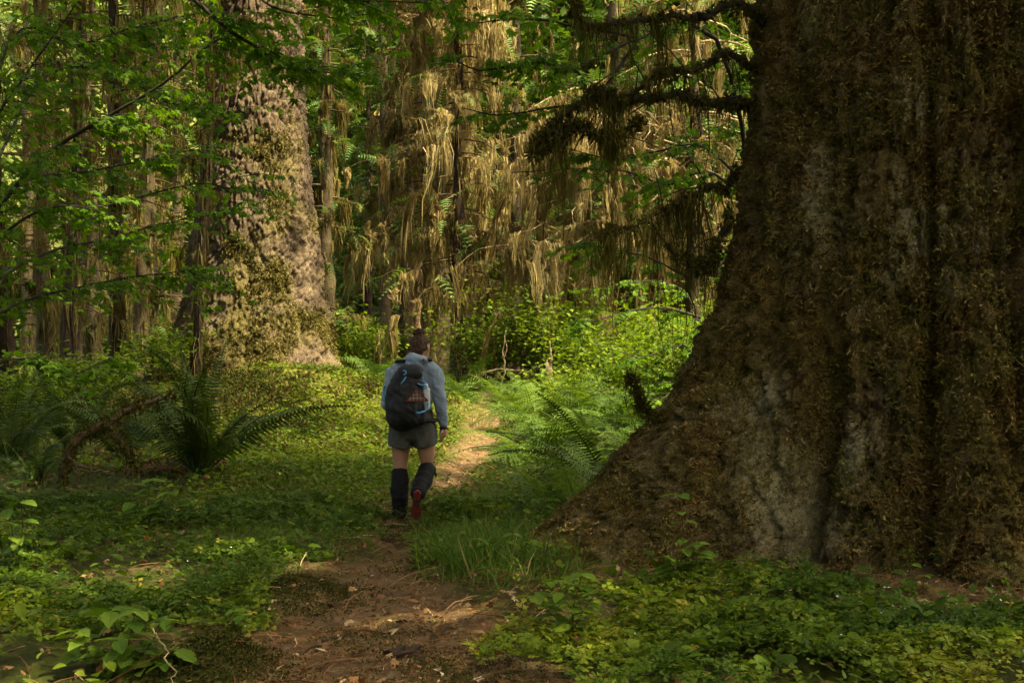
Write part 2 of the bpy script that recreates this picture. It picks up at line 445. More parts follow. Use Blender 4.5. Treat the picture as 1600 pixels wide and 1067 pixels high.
def maple_light(seed):
    r = random.Random(seed); o = []; lobes = [(-128, .42), (-82, .66), (-40, .88), (0, 1.0), (40, .88), (82, .66), (128, .42)]
    for k, (a, l) in enumerate(lobes):
        rr = l*.55*r.uniform(.9, 1.1); o.append((rr*math.sin(R(a)), .12+rr*math.cos(R(a)), -.16*l*l+r.uniform(-.03, .03)))
        if k < 6: th = R((a+lobes[k+1][0])/2); rr = .32*(.7+.3*l); o.append((rr*math.sin(th), .12+rr*math.cos(th), -.02))
    V, t = fan(o, .03); V[0] = (0, .12, .02); return V, t

def ovate_leaf(seed, teeth=True):
    r = random.Random(seed); o = []
    n = 9
    for s in (-1, 1):
        side = []
        for k in range(n):
            f = k/(n-1); wd = .32*math.sin(math.pi*f**.72)**.9+.004
            if teeth and 0 < k < n-1: wd *= (1.1 if k % 2 else .88)
            side.append((s*wd, f, .10*wd-.22*f*f))
        o.append(side)
    L, Rr = o; V = []; t = []
    for k in range(n):
        f = k/(n-1); V += [L[k], (0, f, -.22*f*f-.02), Rr[k]]
    for k in range(n-1):
        a = 3*k
        t += [(a, a+1, a+4), (a, a+4, a+3), (a+1, a+2, a+5), (a+1, a+5, a+4)]
    return np.array(V, float), np.array(t)

def trefoil(seed):
    """three heart-shaped leaflets on a short stalk"""
    r = random.Random(seed); V = []; t = []
    for q in range(3):
        a = R(120*q+r.uniform(-8, 8)); n = len(V)
        pts = [(0, .02, 0), (-.30, .48, -.03), (-.15, .66, -.05), (0, .55, -.01), (.15, .66, -.05), (.30, .48, -.03)]
        dz = r.uniform(-.12, .06)
        for x, y, z in pts: V.append((x*math.cos(a)-y*math.sin(a), x*math.sin(a)+y*math.cos(a), z+dz*y))
        t += [(n, n+2, n+1), (n, n+3, n+2), (n, n+4, n+3), (n, n+5, n+4)]
    return np.array(V), np.array(t)[:, ::-1]

def trefoil_far(seed):
    r = random.Random(seed); V = []; t = []
    for q in range(3):
        a = R(120*q+r.uniform(-8, 8)); n = len(V); dz = r.uniform(-.2, .06)
        for x, y in ((0, .02), (-.30, .5), (0, .62), (.30, .5)): V.append((x*math.cos(a)-y*math.sin(a), x*math.sin(a)+y*math.cos(a), dz*y))
        t += [(n, n+2, n+1), (n, n+3, n+2)]
    return np.array(V), np.array(t)[:, ::-1]

def quadleaf():
    V = np.array([(0, 0, 0), (-.28, .45, .03), (0, 1, -.08), (.28, .45, .03)]); return V, np.array([(0, 2, 1), (0, 3, 2)])

MAPLE = [maple_leaf(s) for s in range(4)]
MAPLE2 = [maple_light(s) for s in range(4)]
OVATE = [ovate_leaf(s) for s in range(3)]
TREF = [trefoil(s) for s in range(3)]
QL = quadleaf()
TREF2 = [trefoil_far(s) for s in range(4)]
def leaf_meshes(tmpl, name, mat):
    out = []
    for V, t in tmpl:
        me = mesh_np(name, V, t, False); me.materials.append(mat); out.append(me)
    return out
ME_MAPLE = leaf_meshes(MAPLE, 'maple_leaf', M['maple_o'])
ME_OVATE = leaf_meshes(OVATE, 'leaf', M['berry_o'])

def leaf_objects(root, name, meshes, pos, mats, scale):
    org = parent_origin(root)
    for k in range(len(pos)):
        o = bpy.data.objects.new(name, meshes[k % len(meshes)]); COL.objects.link(o); o.parent = root
        m = np.eye(4); m[:3, :3] = mats[k]*scale[k]; m[:3, 3] = pos[k]-org
        o.matrix_basis = Matrix(m.tolist())

#@@TREES
# ------------------------------------------------------------------ the two giant spruces
def giant(name, label, cx, cy, prof, lobes, cracks, zf, ztop, th0, th1, dth, dz, mat, barkfn, lichfn, mossfn, zlow=-.45):
    root = empty(name, (cx, cy, hz(cx, cy)), label, 'tree')
    th = np.concatenate([np.arange(th0, th1, dth), np.linspace(th1, th0+360, 26)[:-1]])
    z = np.concatenate([np.arange(zlow, zf, dz), np.linspace(zf, ztop, 14)])
    TH, Z = np.meshgrid(th, z)
    zz = [p[0] for p in prof]; rr = [p[1] for p in prof]
    Rb = np.interp(Z, zz, rr)
    def adiff(a): return (TH-a+180) % 360-180
    for a, amp, sg, fall in lobes: Rb = Rb+amp*np.exp(-np.maximum(Z, 0)/fall)*np.exp(-(adiff(a)/sg)**2)
    for a, amp, sg, zt, lean in cracks: Rb = Rb-amp*np.exp(-(adiff(a+lean*Z)/sg)**2)*(1-sstep(zt*.35, zt, Z))
    t = np.radians(TH); U = t*2.0*max(rr[2], 1)
    prof_r = np.interp(Z, zz, rr)
    P3 = np.stack([Rb*np.cos(t)*1.25, Rb*np.sin(t)*1.25, Z], -1)
    Rr = Rb+barkfn(P3, t*rr[2], Z-(Rb-prof_r))
    X = cx+Rr*np.cos(t); Y = cy+Rr*np.sin(t)
    V = np.stack([X, Y, Z], -1)
    nz, nth = TH.shape
    i = np.arange(nz-1)[:, None]*nth; j = np.arange(nth)[None]; k = (j+1) % nth
    a, b, c, d = i+j, i+k, i+nth+k, i+nth+j
    T = np.concatenate([np.stack([a, b, c], -1).reshape(-1, 3), np.stack([a, c, d], -1).reshape(-1, 3)])
    lich = lichfn(P3, V); moss = mossfn(P3, V)
    me = mesh_np('trunk', V.reshape(-1, 3)-np.array(root.location), T, True, dict(lichen=lich.ravel(), moss=moss.ravel()))
    link('trunk', me, mat, root)
    du = np.roll(V, -1, 1)-np.roll(V, 1, 1); dv = np.gradient(V, axis=0)
    N = np.cross(du, dv); N /= np.linalg.norm(N, axis=-1, keepdims=True)+1e-9
    nfine = int((th1-th0)/dth); zfine = int((zf-zlow)/dz)
    return root, V[:zfine, :nfine], N[:zfine, :nfine], lich[:zfine, :nfine], moss[:zfine, :nfine]

def tuft_template(n, ln, wd, seed):
    """a few curved slivers, two triangles each"""
    r = np.random.default_rng(seed); V = []; t = []
    for k in range(n):
        a = r.uniform(0, 2*np.pi); s = r.uniform(.3, 1.0); L = ln*r.uniform(.5, 1.3)
        d = np.array([math.cos(a)*s, math.sin(a)*s, .8]); d /= np.linalg.norm(d)
        sd = np.cross(d, r.normal(size=3)); sd /= np.linalg.norm(sd)
        b = np.array([r.normal(0, .25), r.normal(0, .25), 0])*ln
        m = b+d*L*.55; e = b+d*L+np.array([0, 0, -.3*L])+r.normal(0, .18, 3)*L
        n0 = len(V); V += [b, m+sd*wd, m-sd*wd, e]; t += [(n0, n0+1, n0+2), (n0+2, n0+1, n0+3)]
    return np.array(V), np.array(t)

def surf_tufts(mb, V, N, prob, count, tmpl, scale, droop=.5, off=.0, spread=.22):
    ar = np.linalg.norm(np.cross(V[1:, :-1]-V[:-1, :-1], V[:-1, 1:]-V[:-1, :-1]), axis=-1)
    wt = ar*prob[:-1, :-1]*((N*(np.array([0, 0, CAMZ])-V)).sum(-1)[:-1, :-1] > -.35)*(V[:-1, :-1, 2] > height(V[:-1, :-1, 0], V[:-1, :-1, 1], False)-.08)
    cdf = np.cumsum(wt.ravel()); f = np.searchsorted(cdf, rng.uniform(0, cdf[-1], count)); i, j = np.unravel_index(np.minimum(f, wt.size-1), wt.shape)
    f = rng.uniform(0, 1, (count, 1)); g = rng.uniform(0, 1, (count, 1))
    p = V[i, j]*(1-f)*(1-g)+V[i+1, j]*f*(1-g)+V[i, j+1]*(1-f)*g+V[i+1, j+1]*f*g
    n = N[i, j]+np.array([0, 0, -droop]); F = frames(n)
    s = scale*rng.uniform(.5, 1.6, count)
    r = np.clip(.45+.4*fbm(p*5, 31, 2)+rng.normal(0, spread, count), 0, 1)
    for q, (tv, tt) in enumerate(tmpl):
        m = np.arange(count) % len(tmpl) == q
        mb.inst(tv, tt, (p+N[i, j]*off)[m], F[m], s[m], r[m])

def bark_right(P, u, z):
    b = .055*fbm(P*np.array([2.2, 2.2, .9]), 21, 4, .6)
    f1, f2, cid = worley(u*6+.7*fbm(P*3.5, 4, 3), z*2.6+.7*fbm(P*3.5, 5, 3), 3)
    b = b+.042*np.clip((f2-f1)*4.5, 0, 1)+.02*cid
    f1, f2, cid = worley(u*17+.8*fbm(P*7, 14, 2), z*11+.8*fbm(P*7, 15, 2), 13)
    b = b+.026*np.clip((f2-f1)*4, 0, 1)+.018*cid
    n = fbm(P*np.array([9, 9, 6]), 41, 4, .7); b = b+.030*n-.035*sstep(.3, .6, -n)
    fu = fbm(P*np.array([5.0, 5.0, .45])+.25*fbm(P*2, 45, 2)[..., None], 47, 3, .6); b = b-.075*sstep(.2, .6, np.abs(fu))+.035*fu
    return b
LSP = [(1235, 835, .36), (1205, 770, .26), (1255, 790, .2), (1425, 365, .17), (1275, 265, .14), (1265, 50, .14), (1400, 430, .10), (1480, 340, .15), (1270, 330, .18), (1195, 640, .16), (1335, 700, .16), (1440, 160, .12)]
def lich_right(P, V):
    l = np.zeros(V.shape[:2]); sx = 800+2000*V[..., 0]/V[..., 1]; sy = 533.5-2000*(V[..., 2]-CAMZ)/V[..., 1]
    n = fbm(P*np.array([3, 3, 2]), 51, 4, .6)
    for px, py, r in LSP:
        c = V.reshape(-1, 3)[np.argmin(np.hypot(sx-px, sy-py)+20*V[..., 1])]
        d = np.sqrt(((V-c)**2*np.array([1, 1, .4])).sum(-1)); l = np.maximum(l, np.exp(-(d/r)**2))
    return np.clip(l*.95*(.9+.4*n)+.25*sstep(.35, .9, n), 0, 1)
def moss_right(P, V): return np.clip(.72+.45*fbm(P*2.5, 61, 3), 0, 1)
rt_root, V, N, LI, MO = giant('spruce_tree', 'enormous moss-covered spruce trunk with flaring roots filling the photo\'s right side', RT[0], RT[1],
    [(-.5, 1.68), (.5, 1.58), (1.5, 1.49), (3, 1.43), (5, 1.38), (30, .8)],
    [(184, 1.72, 25, 1.15), (203, .42, 12, .9), (232, .30, 7, .55), (259, .75, 12, .5), (282, .8, 14, .5), (20, .8, 30, .8), (90, .8, 30, .8)],
    [(219, .30, 3.0, 1.7, 1.2), (244.5, .26, 2.3, 4.6, -.5), (262, .10, 2.5, 4.5, .4), (205, .08, 3, 4, .8)],
    4.6, 34, 143, 276, .45, .0180, M['bark_right'], bark_right, lich_right, moss_right)
mb = MB()
pr = np.clip(.35+.9*MO-.9*LI, .1, 1)*np.clip(.75+.8*fbm(V*np.array([4, 4, 3]), 71, 3), .1, 1)
surf_tufts(mb, V, N, pr, 42000, [tuft_template(3, .036, .0046, s) for s in range(7)], 1.0, .3, spread=.26)
surf_tufts(mb, V, N, pr*(fbm(V*np.array([3, 3, 2]), 72, 3) > .25), 3600, [tuft_template(3, .07, .0028, s+9) for s in range(5)], 1.0, 1.0, spread=.3)
tag(mb.build('trunk_moss', M['moss_trunk'], rt_root), kind='stuff')

def bark_left(P, u, z):
    b = .05*fbm(P*1.6, 22, 3)
    f1, f2, cid, dv = worley(u*10+.8*fbm(P*4, 6, 3), z*4.4+.8*fbm(P*4, 7, 3)-u*1.5, 8, True)
    b = b+.055*np.clip((f2-f1)*4, 0, 1)*(.6-.8*dv)+.04*cid
    g1, g2, gid, gv = worley(u*19+.8*fbm(P*5, 26, 2), z*10+.8*fbm(P*5, 27, 2), 28, True)
    b = b+.022*np.clip((g2-g1)*3, 0, 1)*(.6-.8*gv)
    g1, g2, gid = worley(u*3.2+.6*fbm(P*2.5, 16, 3), z*1.1+.6*fbm(P*2.5, 17, 3), 18)
    b = b-.05*(1-np.clip((g2-g1)*5, 0, 1))
    return b+.018*fbm(P*np.array([10, 10, 8]), 43, 3, .6)
def lich_left(P, V): return np.clip(.35*fbm(P*3, 52, 3)-.05, 0, 1)
def moss_left(P, V):
    return np.clip(.72-.17*(V[..., 2]-.8)+.7*fbm(P*1.6, 62, 3), 0, 1)
lt_root, V, N, LI, MO = giant('spruce_tree', 'huge flaky-barked spruce with sunlit golden moss rising behind the hiker', LT[0], LT[1],
    [(-.2, 2.0), (.6, 1.72), (1.3, 1.45), (2.5, 1.18), (4.8, .92), (7.6, .78), (30, .4)],
    [(190, .85, 22, .75), (245, .5, 17, .7), (300, .3, 16, .8), (350, .45, 18, .5)],
    [(225, .10, 4, 5, 1), (275, .07, 4, 7, .5), (318, .08, 4, 5, -1)],
    8.6, 36, 172, 364, 1.0, .029, M['bark_left'], bark_left, lich_left, moss_left)
mb = MB()
pr = np.clip(MO-.2, 0, 1)*np.clip(.5+1.3*fbm(V*np.array([3, 3, 2.5]), 73, 3), 0, 1)
surf_tufts(mb, V, N, pr, 11000, [tuft_template(3, .045, .008, s) for s in range(5)], 1.0, .2)
tag(mb.build('trunk_moss', M['moss_yellow'], lt_root), kind='stuff')

def drapes(ms, Q, per, mlen, mwid, rg, clump=24, fuzz=1):
    """ragged pennants of moss hung along a branch's points"""
    nc = max(2, int(per/clump)); k = rg.integers(0, len(Q), nc)
    for c in Q[k]:
        n = int(clump*rg.uniform(.6, 1.5)); L0 = mlen*rg.uniform(.2, 1.25)*(.45+.75*rg.uniform()); wc = rg.uniform(.05, .16)*(.25+mlen*.65)
        a = rg.uniform(0, 6.28); off = rg.normal(0, 1, n)*wc; ax = np.array([math.cos(a), math.sin(a), 0])
        p = c+off[:, None]*ax+rg.normal(0, .02, (n, 3)); L = L0*np.clip(1-.8*np.abs(off)/(2*wc), .15, 1)*rg.uniform(.45, 1.1, n)
        nodes = 4; t = np.linspace(0, 1, nodes); pull = (-(off*.75)[:, None]*t**1.2)[..., None]*ax
        sw = np.cumsum(rg.normal(0, .055, (nodes, 3))*np.array([1, 1, .2]), 0)*L0*.8; sw[0] = 0
        C = p[:, None]+np.array([0, 0, -1.])*(L[:, None]*t)[..., None]+pull+sw[None]*(L/L0)[:, None, None]+np.cumsum(rg.normal(0, .028, (n, nodes, 3)), 1)*min(L0, .8)
        az = rg.uniform(0, 6.28, n); sd = np.stack([np.cos(az), np.sin(az), 0*az], -1)
        ww = mwid*rg.uniform(.4, 1.3, (n, 1))*(1-.7*t**1.5)*rg.uniform(.35, 1.7, (n, nodes)); ww[:, -1] *= .2
        V = np.stack([C-sd[:, None]*ww[..., None]*.5, C+sd[:, None]*ww[..., None]*.5], 2).reshape(n, nodes*2, 3)
        T = DRT[None]+(np.arange(n)*nodes*2)[:, None, None]; rr = np.clip(.48+.55*float(fbm(c[None]*.7, 19, 2)[0])+rg.normal(0, .10)+rg.normal(0, .10, n), 0, 1)
        ms.add(V.reshape(-1, 3), T.reshape(-1, 3), np.repeat(rr, nodes*2))
        # fuzz sticking out sideways
        m = n*fuzz; q = C[rg.integers(0, n, m), rg.integers(0, nodes-1, m)]; e = q+rg.normal(0, 1, (m, 3))*np.array([.05, .05, .03])*(.25+mlen*.65)+np.array([0, 0, -.04]); u_ = rg.normal(0, 1, (m, 3)); u_ = u_/np.linalg.norm(u_, axis=1, keepdims=True)*mwid*.3
        ms.add(np.stack([q-u_, q+u_, e], 1).reshape(-1, 3), np.arange(m*3).reshape(-1, 3), np.clip(rr[0]+.1, 0, 1))
DRT = np.array([x for k in range(3) for x in ((2*k, 2*k+1, 2*k+3), (2*k, 2*k+3, 2*k+2))])

# dead limbs of the near spruce, hung with moss
def limb(root, pts, r0, r1, hang, wd=.010, wood='wood_dark', moss='moss_olive', dens=170, twigs=6, wrap=.5):
    P = spline(pts, max(8, len(pts)*6)); n = len(P)
    k_ = np.linspace(0, 1, n)[:, None]; P = P+np.stack([.03*fbm(P*5, 13, 2), .06*fbm(P*4, 3, 2), .075*fbm(P*3.5+7, 5, 3)], -1)*np.minimum(1, k_*5)-np.array([0, 0, .05])*k_**2
    mb = MB(); mb.add(*tube(P, np.linspace(r0, r1, n)*(1+.15*rng.normal(size=n)), 7), .5)
    br = mb.build('branch', M[wood], root, True)
    seg = np.linalg.norm(np.diff(P, axis=0), axis=1).sum()
    m2 = MB(); nst = max(6, int(seg/.07))
    for q in range(nst):
        f = (q+rng.uniform(0, 1))/nst; i = int(f*(n-1.01)); hq = float(np.interp(f, np.linspace(0, 1, len(hang)), hang))
        drapes(m2, P[i:i+2], dens*(.36 if rng.uniform() < .36 else .07), hq*1.7*rng.choice([.2, .45, 1.1, 1.9]), wd*.8, rng, 10, 1)
    # short fuzz all round the limb
    K = int(seg*420*wrap); k = rng.integers(0, n, K); tv, tt = tuft_template(3, .044, .006, 3)
    m2.inst(tv, tt, P[k]+rng.normal(0, .014, (K, 3)), frames(rng.normal(size=(K, 3))+np.array([0, 0, .2])), rng.uniform(.6, 1.5, K), rng.uniform(0, 1, K))
    tag(m2.build('hanging_moss', M[moss], br), kind='stuff')
    for _ in range(twigs):
        k = rng.integers(2, n-1); d = rng.normal(size=3)*np.array([.5, .4, .4])+np.array([-.2, 0, .05]); ln = rng.uniform(.15, .5)
        mt = MB(); Q = spline([P[k], P[k]+d*ln*.5+np.array([0, 0, .03]), P[k]+d*ln], 6); mt.add(*tube(Q, np.linspace(r1*.7, .002, 6), 5), .5)
        mt.build('twig', M[wood], br, True)
    return br
def pxs(lst, Y0, Y1=None):
    Y1 = Y0 if Y1 is None else Y1; n = len(lst)
    return [W(a, b, Y0+(Y1-Y0)*k/(n-1)) for k, (a, b) in enumerate(lst)]
limb(rt_root, pxs([(1195, 40), (1150, 0), (1100, 22), (1040, 30), (980, 30), (915, 26), (900, 8), (885, -20)], 9.6, 9.1), .035, .014, [.05, .18, .2, .38, .3, .25, .1, .02], twigs=8)
limb(rt_root, pxs([(1185, 112), (1130, 92), (1085, 112), (1030, 113), (975, 128), (920, 134)], 9.7, 9.3), .03, .010, [.12, .3, .4, .4, .3, .1], twigs=8)
limb(rt_root, pxs([(1180, 165), (1120, 150), (1040, 158), (975, 150), (925, 160), (870, 188), (835, 205)], 9.6, 9.2), .035, .012, [.1, .2, .35, .3, .5, .4, .3], dens=230, twigs=12, wrap=1.2)
limb(rt_root, pxs([(1000, 190), (950, 215), (890, 205), (835, 225)], 9.4, 9.2), .02, .01, [.2, .3, .25, .25], dens=330, twigs=12, wrap=2.5)
limb(rt_root, pxs([(1160, 262), (1115, 280), (1075, 300), (1035, 318)], 9.8, 9.3), .025, .010, [.1, .35, .45, .5], dens=230)
limb(rt_root, pxs([(1140, 330), (1122, 375), (1105, 405), (1082, 408)], 9.4, 9.1), .022, .012, [.1, .15, .3, .35], dens=260, wrap=1.5, twigs=2)
limb(rt_root, pxs([(1090, 415), (1050, 385), (1010, 345), (960, 355), (945, 362)], 9.1, 8.9), .009, .005, [.1, .3, .35, .3, .3], dens=150, twigs=3)
limb(rt_root, pxs([(1110, 655), (1040, 662), (1015, 648), (1000, 610), (985, 575)], 9.4, 9.2), .022, .006, [.1, .12, .14, .18, .12], dens=150, twigs=4, wrap=1.0)

# ------------------------------------------------------------------ smaller moss-draped trees
def spray_template(seed):
    r = np.random.default_rng(seed); V = []; t = []
    n = 7
    for k in range(n):
        f = k/(n-1)
        for s in (-1, 1):
            L = .38*(1-.75*f)*r.uniform(.8, 1.2); y = f; b = np.array([0, y, -.25*f*f])
            e = b+np.array([s*L, L*.45, -.10*L]); wv = np.array([0, .07, 0]); n0 = len(V)
            V += [b-wv*.6, b+wv, e]; t += [(n0, n0+1, n0+2)]
    n0 = len(V); V += [(-.012, 0, 0), (.012, 0, 0), (0, 1.05, -.27)]; t += [(n0, n0+1, n0+2)]
    return np.array(V), np.array(t)
SPRAY = [spray_template(s) for s in range(4)]

def draped(name, label, X, Y, r0, H, zlo, zhi, Lb, nb, per, mlen, mwid, moss='moss_gold', bark='bark_thin', group=None, needles=0, lean=(0, 0), flare=1.5, trunkmoss=0, bias=None, droop=.35, seed=1, wood='wood', shape='cone'):
    rg = np.random.default_rng(seed); z0 = hz(X, Y)
    root = empty(name, (X, Y, z0), label, 'tree', group)
    n = 26; t = np.linspace(0, 1, n)**1.3
    P = np.stack([X+lean[0]*t+.04*rg.normal(size=n)*r0*4, Y+lean[1]*t+.0*t, z0-.15+H*t], -1)
    rad = r0*(1-.85*t)+r0*(flare-1)*np.exp(-t*H/.5)
    mb = MB(); v, tt = tube(P, rad, 12); c = P[np.minimum(np.arange(len(v))//12, n-1)]
    v = v+(v-c)*(.16*fbm(v*np.array([3, 3, 1.2])+seed, 12, 3))[:, None]
    mb.add(v, tt, .5); mb.build('trunk', M[bark], root, True)
    ms = MB(); nd = MB()
    for b in range(nb):
        z = zlo+(zhi-zlo)*(b+rg.uniform(0, 1))/nb; az = rg.uniform(0, 2*np.pi)
        if bias is not None and rg.uniform() < .6: az = bias+rg.normal(0, .8)
        fz = (z-zlo)/(zhi-zlo)
        ln = Lb*rg.uniform(.55, 1.1)*((1-.55*fz) if shape == 'cone' else 1)
        f = np.clip((z+.15)/H, 0, .98)**(1/1.3)*(n-1); i = int(f); base = P[i]+(P[i+1]-P[i])*(f-i)
        s = np.linspace(0, 1, 8); dx, dy = math.cos(az), math.sin(az)
        Q = base+np.stack([dx*ln*s+.06*ln*rg.normal(size=8)*s, dy*ln*s+.06*ln*rg.normal(size=8)*s, ln*(.12*s-droop*s**2)], -1)
        br = MB(); br.add(*tube(Q, np.linspace(max(.010, r0*.13), .005, 8), 4), .5)
        for q in range(3):
            k = rg.integers(2, 8); d = np.array([dx, dy, 0])*.5+rg.normal(size=3)*.5; d[2] = -.15
            e = spline([Q[k], Q[k]+d*.25*ln, Q[k]+d*.42*ln+np.array([0, 0, -.12*ln])], 5)
            br.add(*tube(e, np.linspace(.008, .003, 5), 3, cap=False), .5)
            Q = np.vstack([Q, e[1:]])
        br.build('branch', M[wood], root, True)
        drapes(ms, Q, per*rg.uniform(.6, 1.3), mlen*rg.uniform(.5, 1.35), mwid, rg)
        if needles:
            K2 = int(needles*1.25); k = rg.integers(3, len(Q), K2); p = Q[k]
            d = np.array([dx, dy, -.25])+rg.normal(0, .55, (K2, 3)); up = np.array([0, 0, 1.0])+rg.normal(0, .3, (K2, 3))
            tv, tn = SPRAY[b % 4]; nd.inst(tv, tn, p, dirframes(d, up), ln*.24*rg.uniform(.5, 1.2, K2)+.1, rg.uniform(0, 1, K2))
    if trunkmoss:
        K = trunkmoss; k = rg.integers(0, n-1, K); ff = rg.uniform(0, 1, (K, 1)); p = P[k]*(1-ff)+P[k+1]*ff; a = rg.uniform(0, 2*np.pi, K)
        p = p+np.stack([np.cos(a), np.sin(a), 0*a], -1)*(rad[k]*1.02)[:, None]
        strands(ms, p, mlen*rg.uniform(.15, .6, K), mwid*rg.uniform(.6, 1.5, K), .06, 4, rg)
    if ms.n: tag(ms.build('hanging_moss', M[moss], root), kind='stuff')
    if nd.n: tag(nd.build('crown', M['needle'], root), kind='stuff')
    return root
def PX(px, Y): return (px-800)*Y/2000.0

# centre: golden-draped spruces
draped('mossy_spruce', 'slender dark-trunked spruce hung with golden moss in the photo\'s centre', PX(716, 29), 29, .17, 13, 1.9, 11.5, 2.1, 110, 175, 1.35, .030, 'moss_pale', needles=3, droop=.55, trunkmoss=360, seed=11, bark='bark_dark')
draped('mossy_spruce', 'moss-curtained spruce with the palest golden drapes left of centre', PX(668, 31), 31, .15, 13, 3.4, 12.5, 2.0, 100, 150, 1.35, .034, 'moss_pale', droop=.55, needles=6, seed=12, trunkmoss=160)
draped('mossy_spruce', 'dark mossy trunk just beside the huge left spruce\'s sunlit edge', PX(508, 26.5), 26.5, .19, 14, 1.3, 10, 1.3, 60, 90, 1.0, .032, 'moss_gold', needles=6, seed=13, trunkmoss=420)
draped('mossy_spruce', 'tall moss-hung spruce filling the photo\'s upper middle behind the others', PX(600, 36), 36, .2, 15, 5.5, 14.5, 2.7, 40, 55, 1.2, .042, 'moss_pale', needles=34, droop=.5, seed=14)
draped('mossy_spruce', 'moss-hung spruce behind the near maple leaves right of centre', PX(805, 33), 33, .2, 14, 4.2, 13, 2.5, 54, 90, 1.2, .04, 'moss_gold', needles=16, droop=.5, seed=15, bark='bark_dark')
draped('mossy_spruce', 'wide straw-coloured moss-draped tree between the trail and right trunk', PX(960, 27), 27, .2, 12, 2.2, 6.2, 2.4, 90, 190, 1.6, .028, 'moss_pale', needles=0, droop=.55, seed=16, wood='wood_pale', shape='col')
draped('mossy_spruce', 'tan moss-draped tree partly hidden behind the right trunk', PX(1085, 26), 26, .2, 12, 1.9, 9.5, 2.1, 60, 110, 1.4, .032, 'moss_pale', needles=8, droop=.5, seed=17, wood='wood_pale', shape='col')
draped('mossy_spruce', 'hazy moss-hung spruce high behind the near spruce\'s dead limbs', PX(1010, 37), 37, .22, 15, 6.0, 14, 2.8, 44, 60, 1.1, .05, 'moss_pale', needles=26, seed=18)
# bare lower trunks
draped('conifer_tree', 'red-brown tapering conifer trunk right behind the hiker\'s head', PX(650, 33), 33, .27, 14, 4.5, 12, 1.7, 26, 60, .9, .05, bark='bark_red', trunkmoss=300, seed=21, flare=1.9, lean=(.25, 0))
draped('conifer_tree', 'grey-brown straight trunk beside the red-brown one behind the hiker', PX(632, 34), 34, .17, 13, 4.5, 12, 1.7, 22, 60, .9, .05, seed=22, trunkmoss=300, flare=1.3)
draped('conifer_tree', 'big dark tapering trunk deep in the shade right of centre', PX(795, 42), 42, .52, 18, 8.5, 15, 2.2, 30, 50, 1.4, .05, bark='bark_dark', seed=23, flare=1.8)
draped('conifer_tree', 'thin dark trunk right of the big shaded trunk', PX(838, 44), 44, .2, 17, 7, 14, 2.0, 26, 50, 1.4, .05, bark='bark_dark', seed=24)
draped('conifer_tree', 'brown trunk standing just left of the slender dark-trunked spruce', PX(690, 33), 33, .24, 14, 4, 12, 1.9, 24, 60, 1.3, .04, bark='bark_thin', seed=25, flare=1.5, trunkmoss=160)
# left: thin trunks in rows, hung with moss
left = [(18, 24, .16, 'slim trunk hung with moss at the photo\'s left edge'), (72, 27, .2, 'second moss-hung trunk from the left edge, dark and straight'),
        (104, 22, .12, 'third trunk from the left edge, very thin'), (150, 30, .2, 'fourth trunk from the left edge, far back in the sun'),
        (183, 25, .17, 'fifth trunk from the left edge, dark with short moss'), (216, 28, .22, 'sixth trunk from the left edge, thicker and brown'),
        (243, 33, .2, 'seventh trunk from the left edge, moss-bearded'), (276, 36, .2, 'moss-hung trunk farthest back beside the left spruce'),
        (303, 21, .075, 'pole-thin trunk close beside the left spruce'), (48, 38, .24, 'far sunlit trunk between the first two left trunks'), (128, 40, .22, 'far pale trunk behind the third and fourth left trunks')]
for k, (px, Y, r, lb) in enumerate(left):
    draped('moss_hung_tree', lb, PX(px, Y), Y, r, 13.5, 1.3 if r > .1 else 2.5, 11.5, 1.35 if r > .1 else .6, 38 if r > .1 else 14, 66, 1.25, .032, 'moss_gold' if k % 3 else 'moss_olive', seed=40+k, lean=(((k*37) % 11-5)*.16, ((k*23) % 7-3)*.2), group='thin moss-hung trunks left of the big spruce', trunkmoss=420, needles=2 if k % 2 else 1, bark='bark_thin' if k % 2 else 'bark_dark', shape='col')

# hemlocks: drooping green foliage deep in the wood
for k, (px, Y, H, Lb, lb) in enumerate([(575, 38, 11, 2.3, 'bright green drooping hemlock between left spruce and centre trunks'), (612, 43, 13, 2.4, 'green hemlock behind the trunks left of centre'),
        (850, 40, 9, 2.3, 'green hemlock in the gap right of the big dark trunk'), (1100, 40, 15, 2.8, 'blue-green spruce high behind the right trunk\'s edge'), (745, 45, 15, 2.8, 'far hemlock in the shade behind the centre spruces')]):
    draped('hemlock_tree', lb, PX(px, Y), Y, .16, H, .8, H*.96, Lb, 60, 10, .6, .04, 'moss_pale', needles=24, seed=70+k, droop=.45, bark='bark_dark')

# ------------------------------------------------------------------ far forest behind everything
def far_forest():
    mb = MB()
    N = 29000
    Y = rng.uniform(40, 58, N); X = rng.uniform(-.47, .47, N)*Y; top = 1.53+.30*Y
    Z = .6+rng.uniform(0, 1, N)*(top+1)
    n = fbm(np.stack([X*.35, Y*.35, Z*.25], -1), 90, 3)
    k = n > -.5; X, Y, Z, n = X[k], Y[k], Z[k], n[k]
    p = np.stack([X, Y, Z], -1); tv, tt = SPRAY[0]
    d = rng.normal(size=p.shape)*np.array([1, 1, .3])+np.array([0, -.3, -.35])
    s = rng.uniform(.65, 1.5, len(p)); r = np.clip(.5+.6*n+rng.normal(0, .2, len(p)), 0, 1)
    big = rng.uniform(size=len(p)) < .22
    tv2, tt2 = QL
    mb.inst(tv, tt, p[big], dirframes(d[big], np.array([0, 0, 1.])+rng.normal(0, .4, (big.sum(), 3))), s[big], r[big])
    sm = ~big
    for q in range(3):
        mb.inst(tv2, tt2, p[sm]+rng.normal(0, .35, (sm.sum(), 3)), rots(sm.sum(), .6), s[sm]*.38, r[sm])
    tag(mb.build('far_forest', M['farleaf']), 'mass of sunlit green foliage filling the wood far behind', 'forest', kind='stuff')
far_forest()

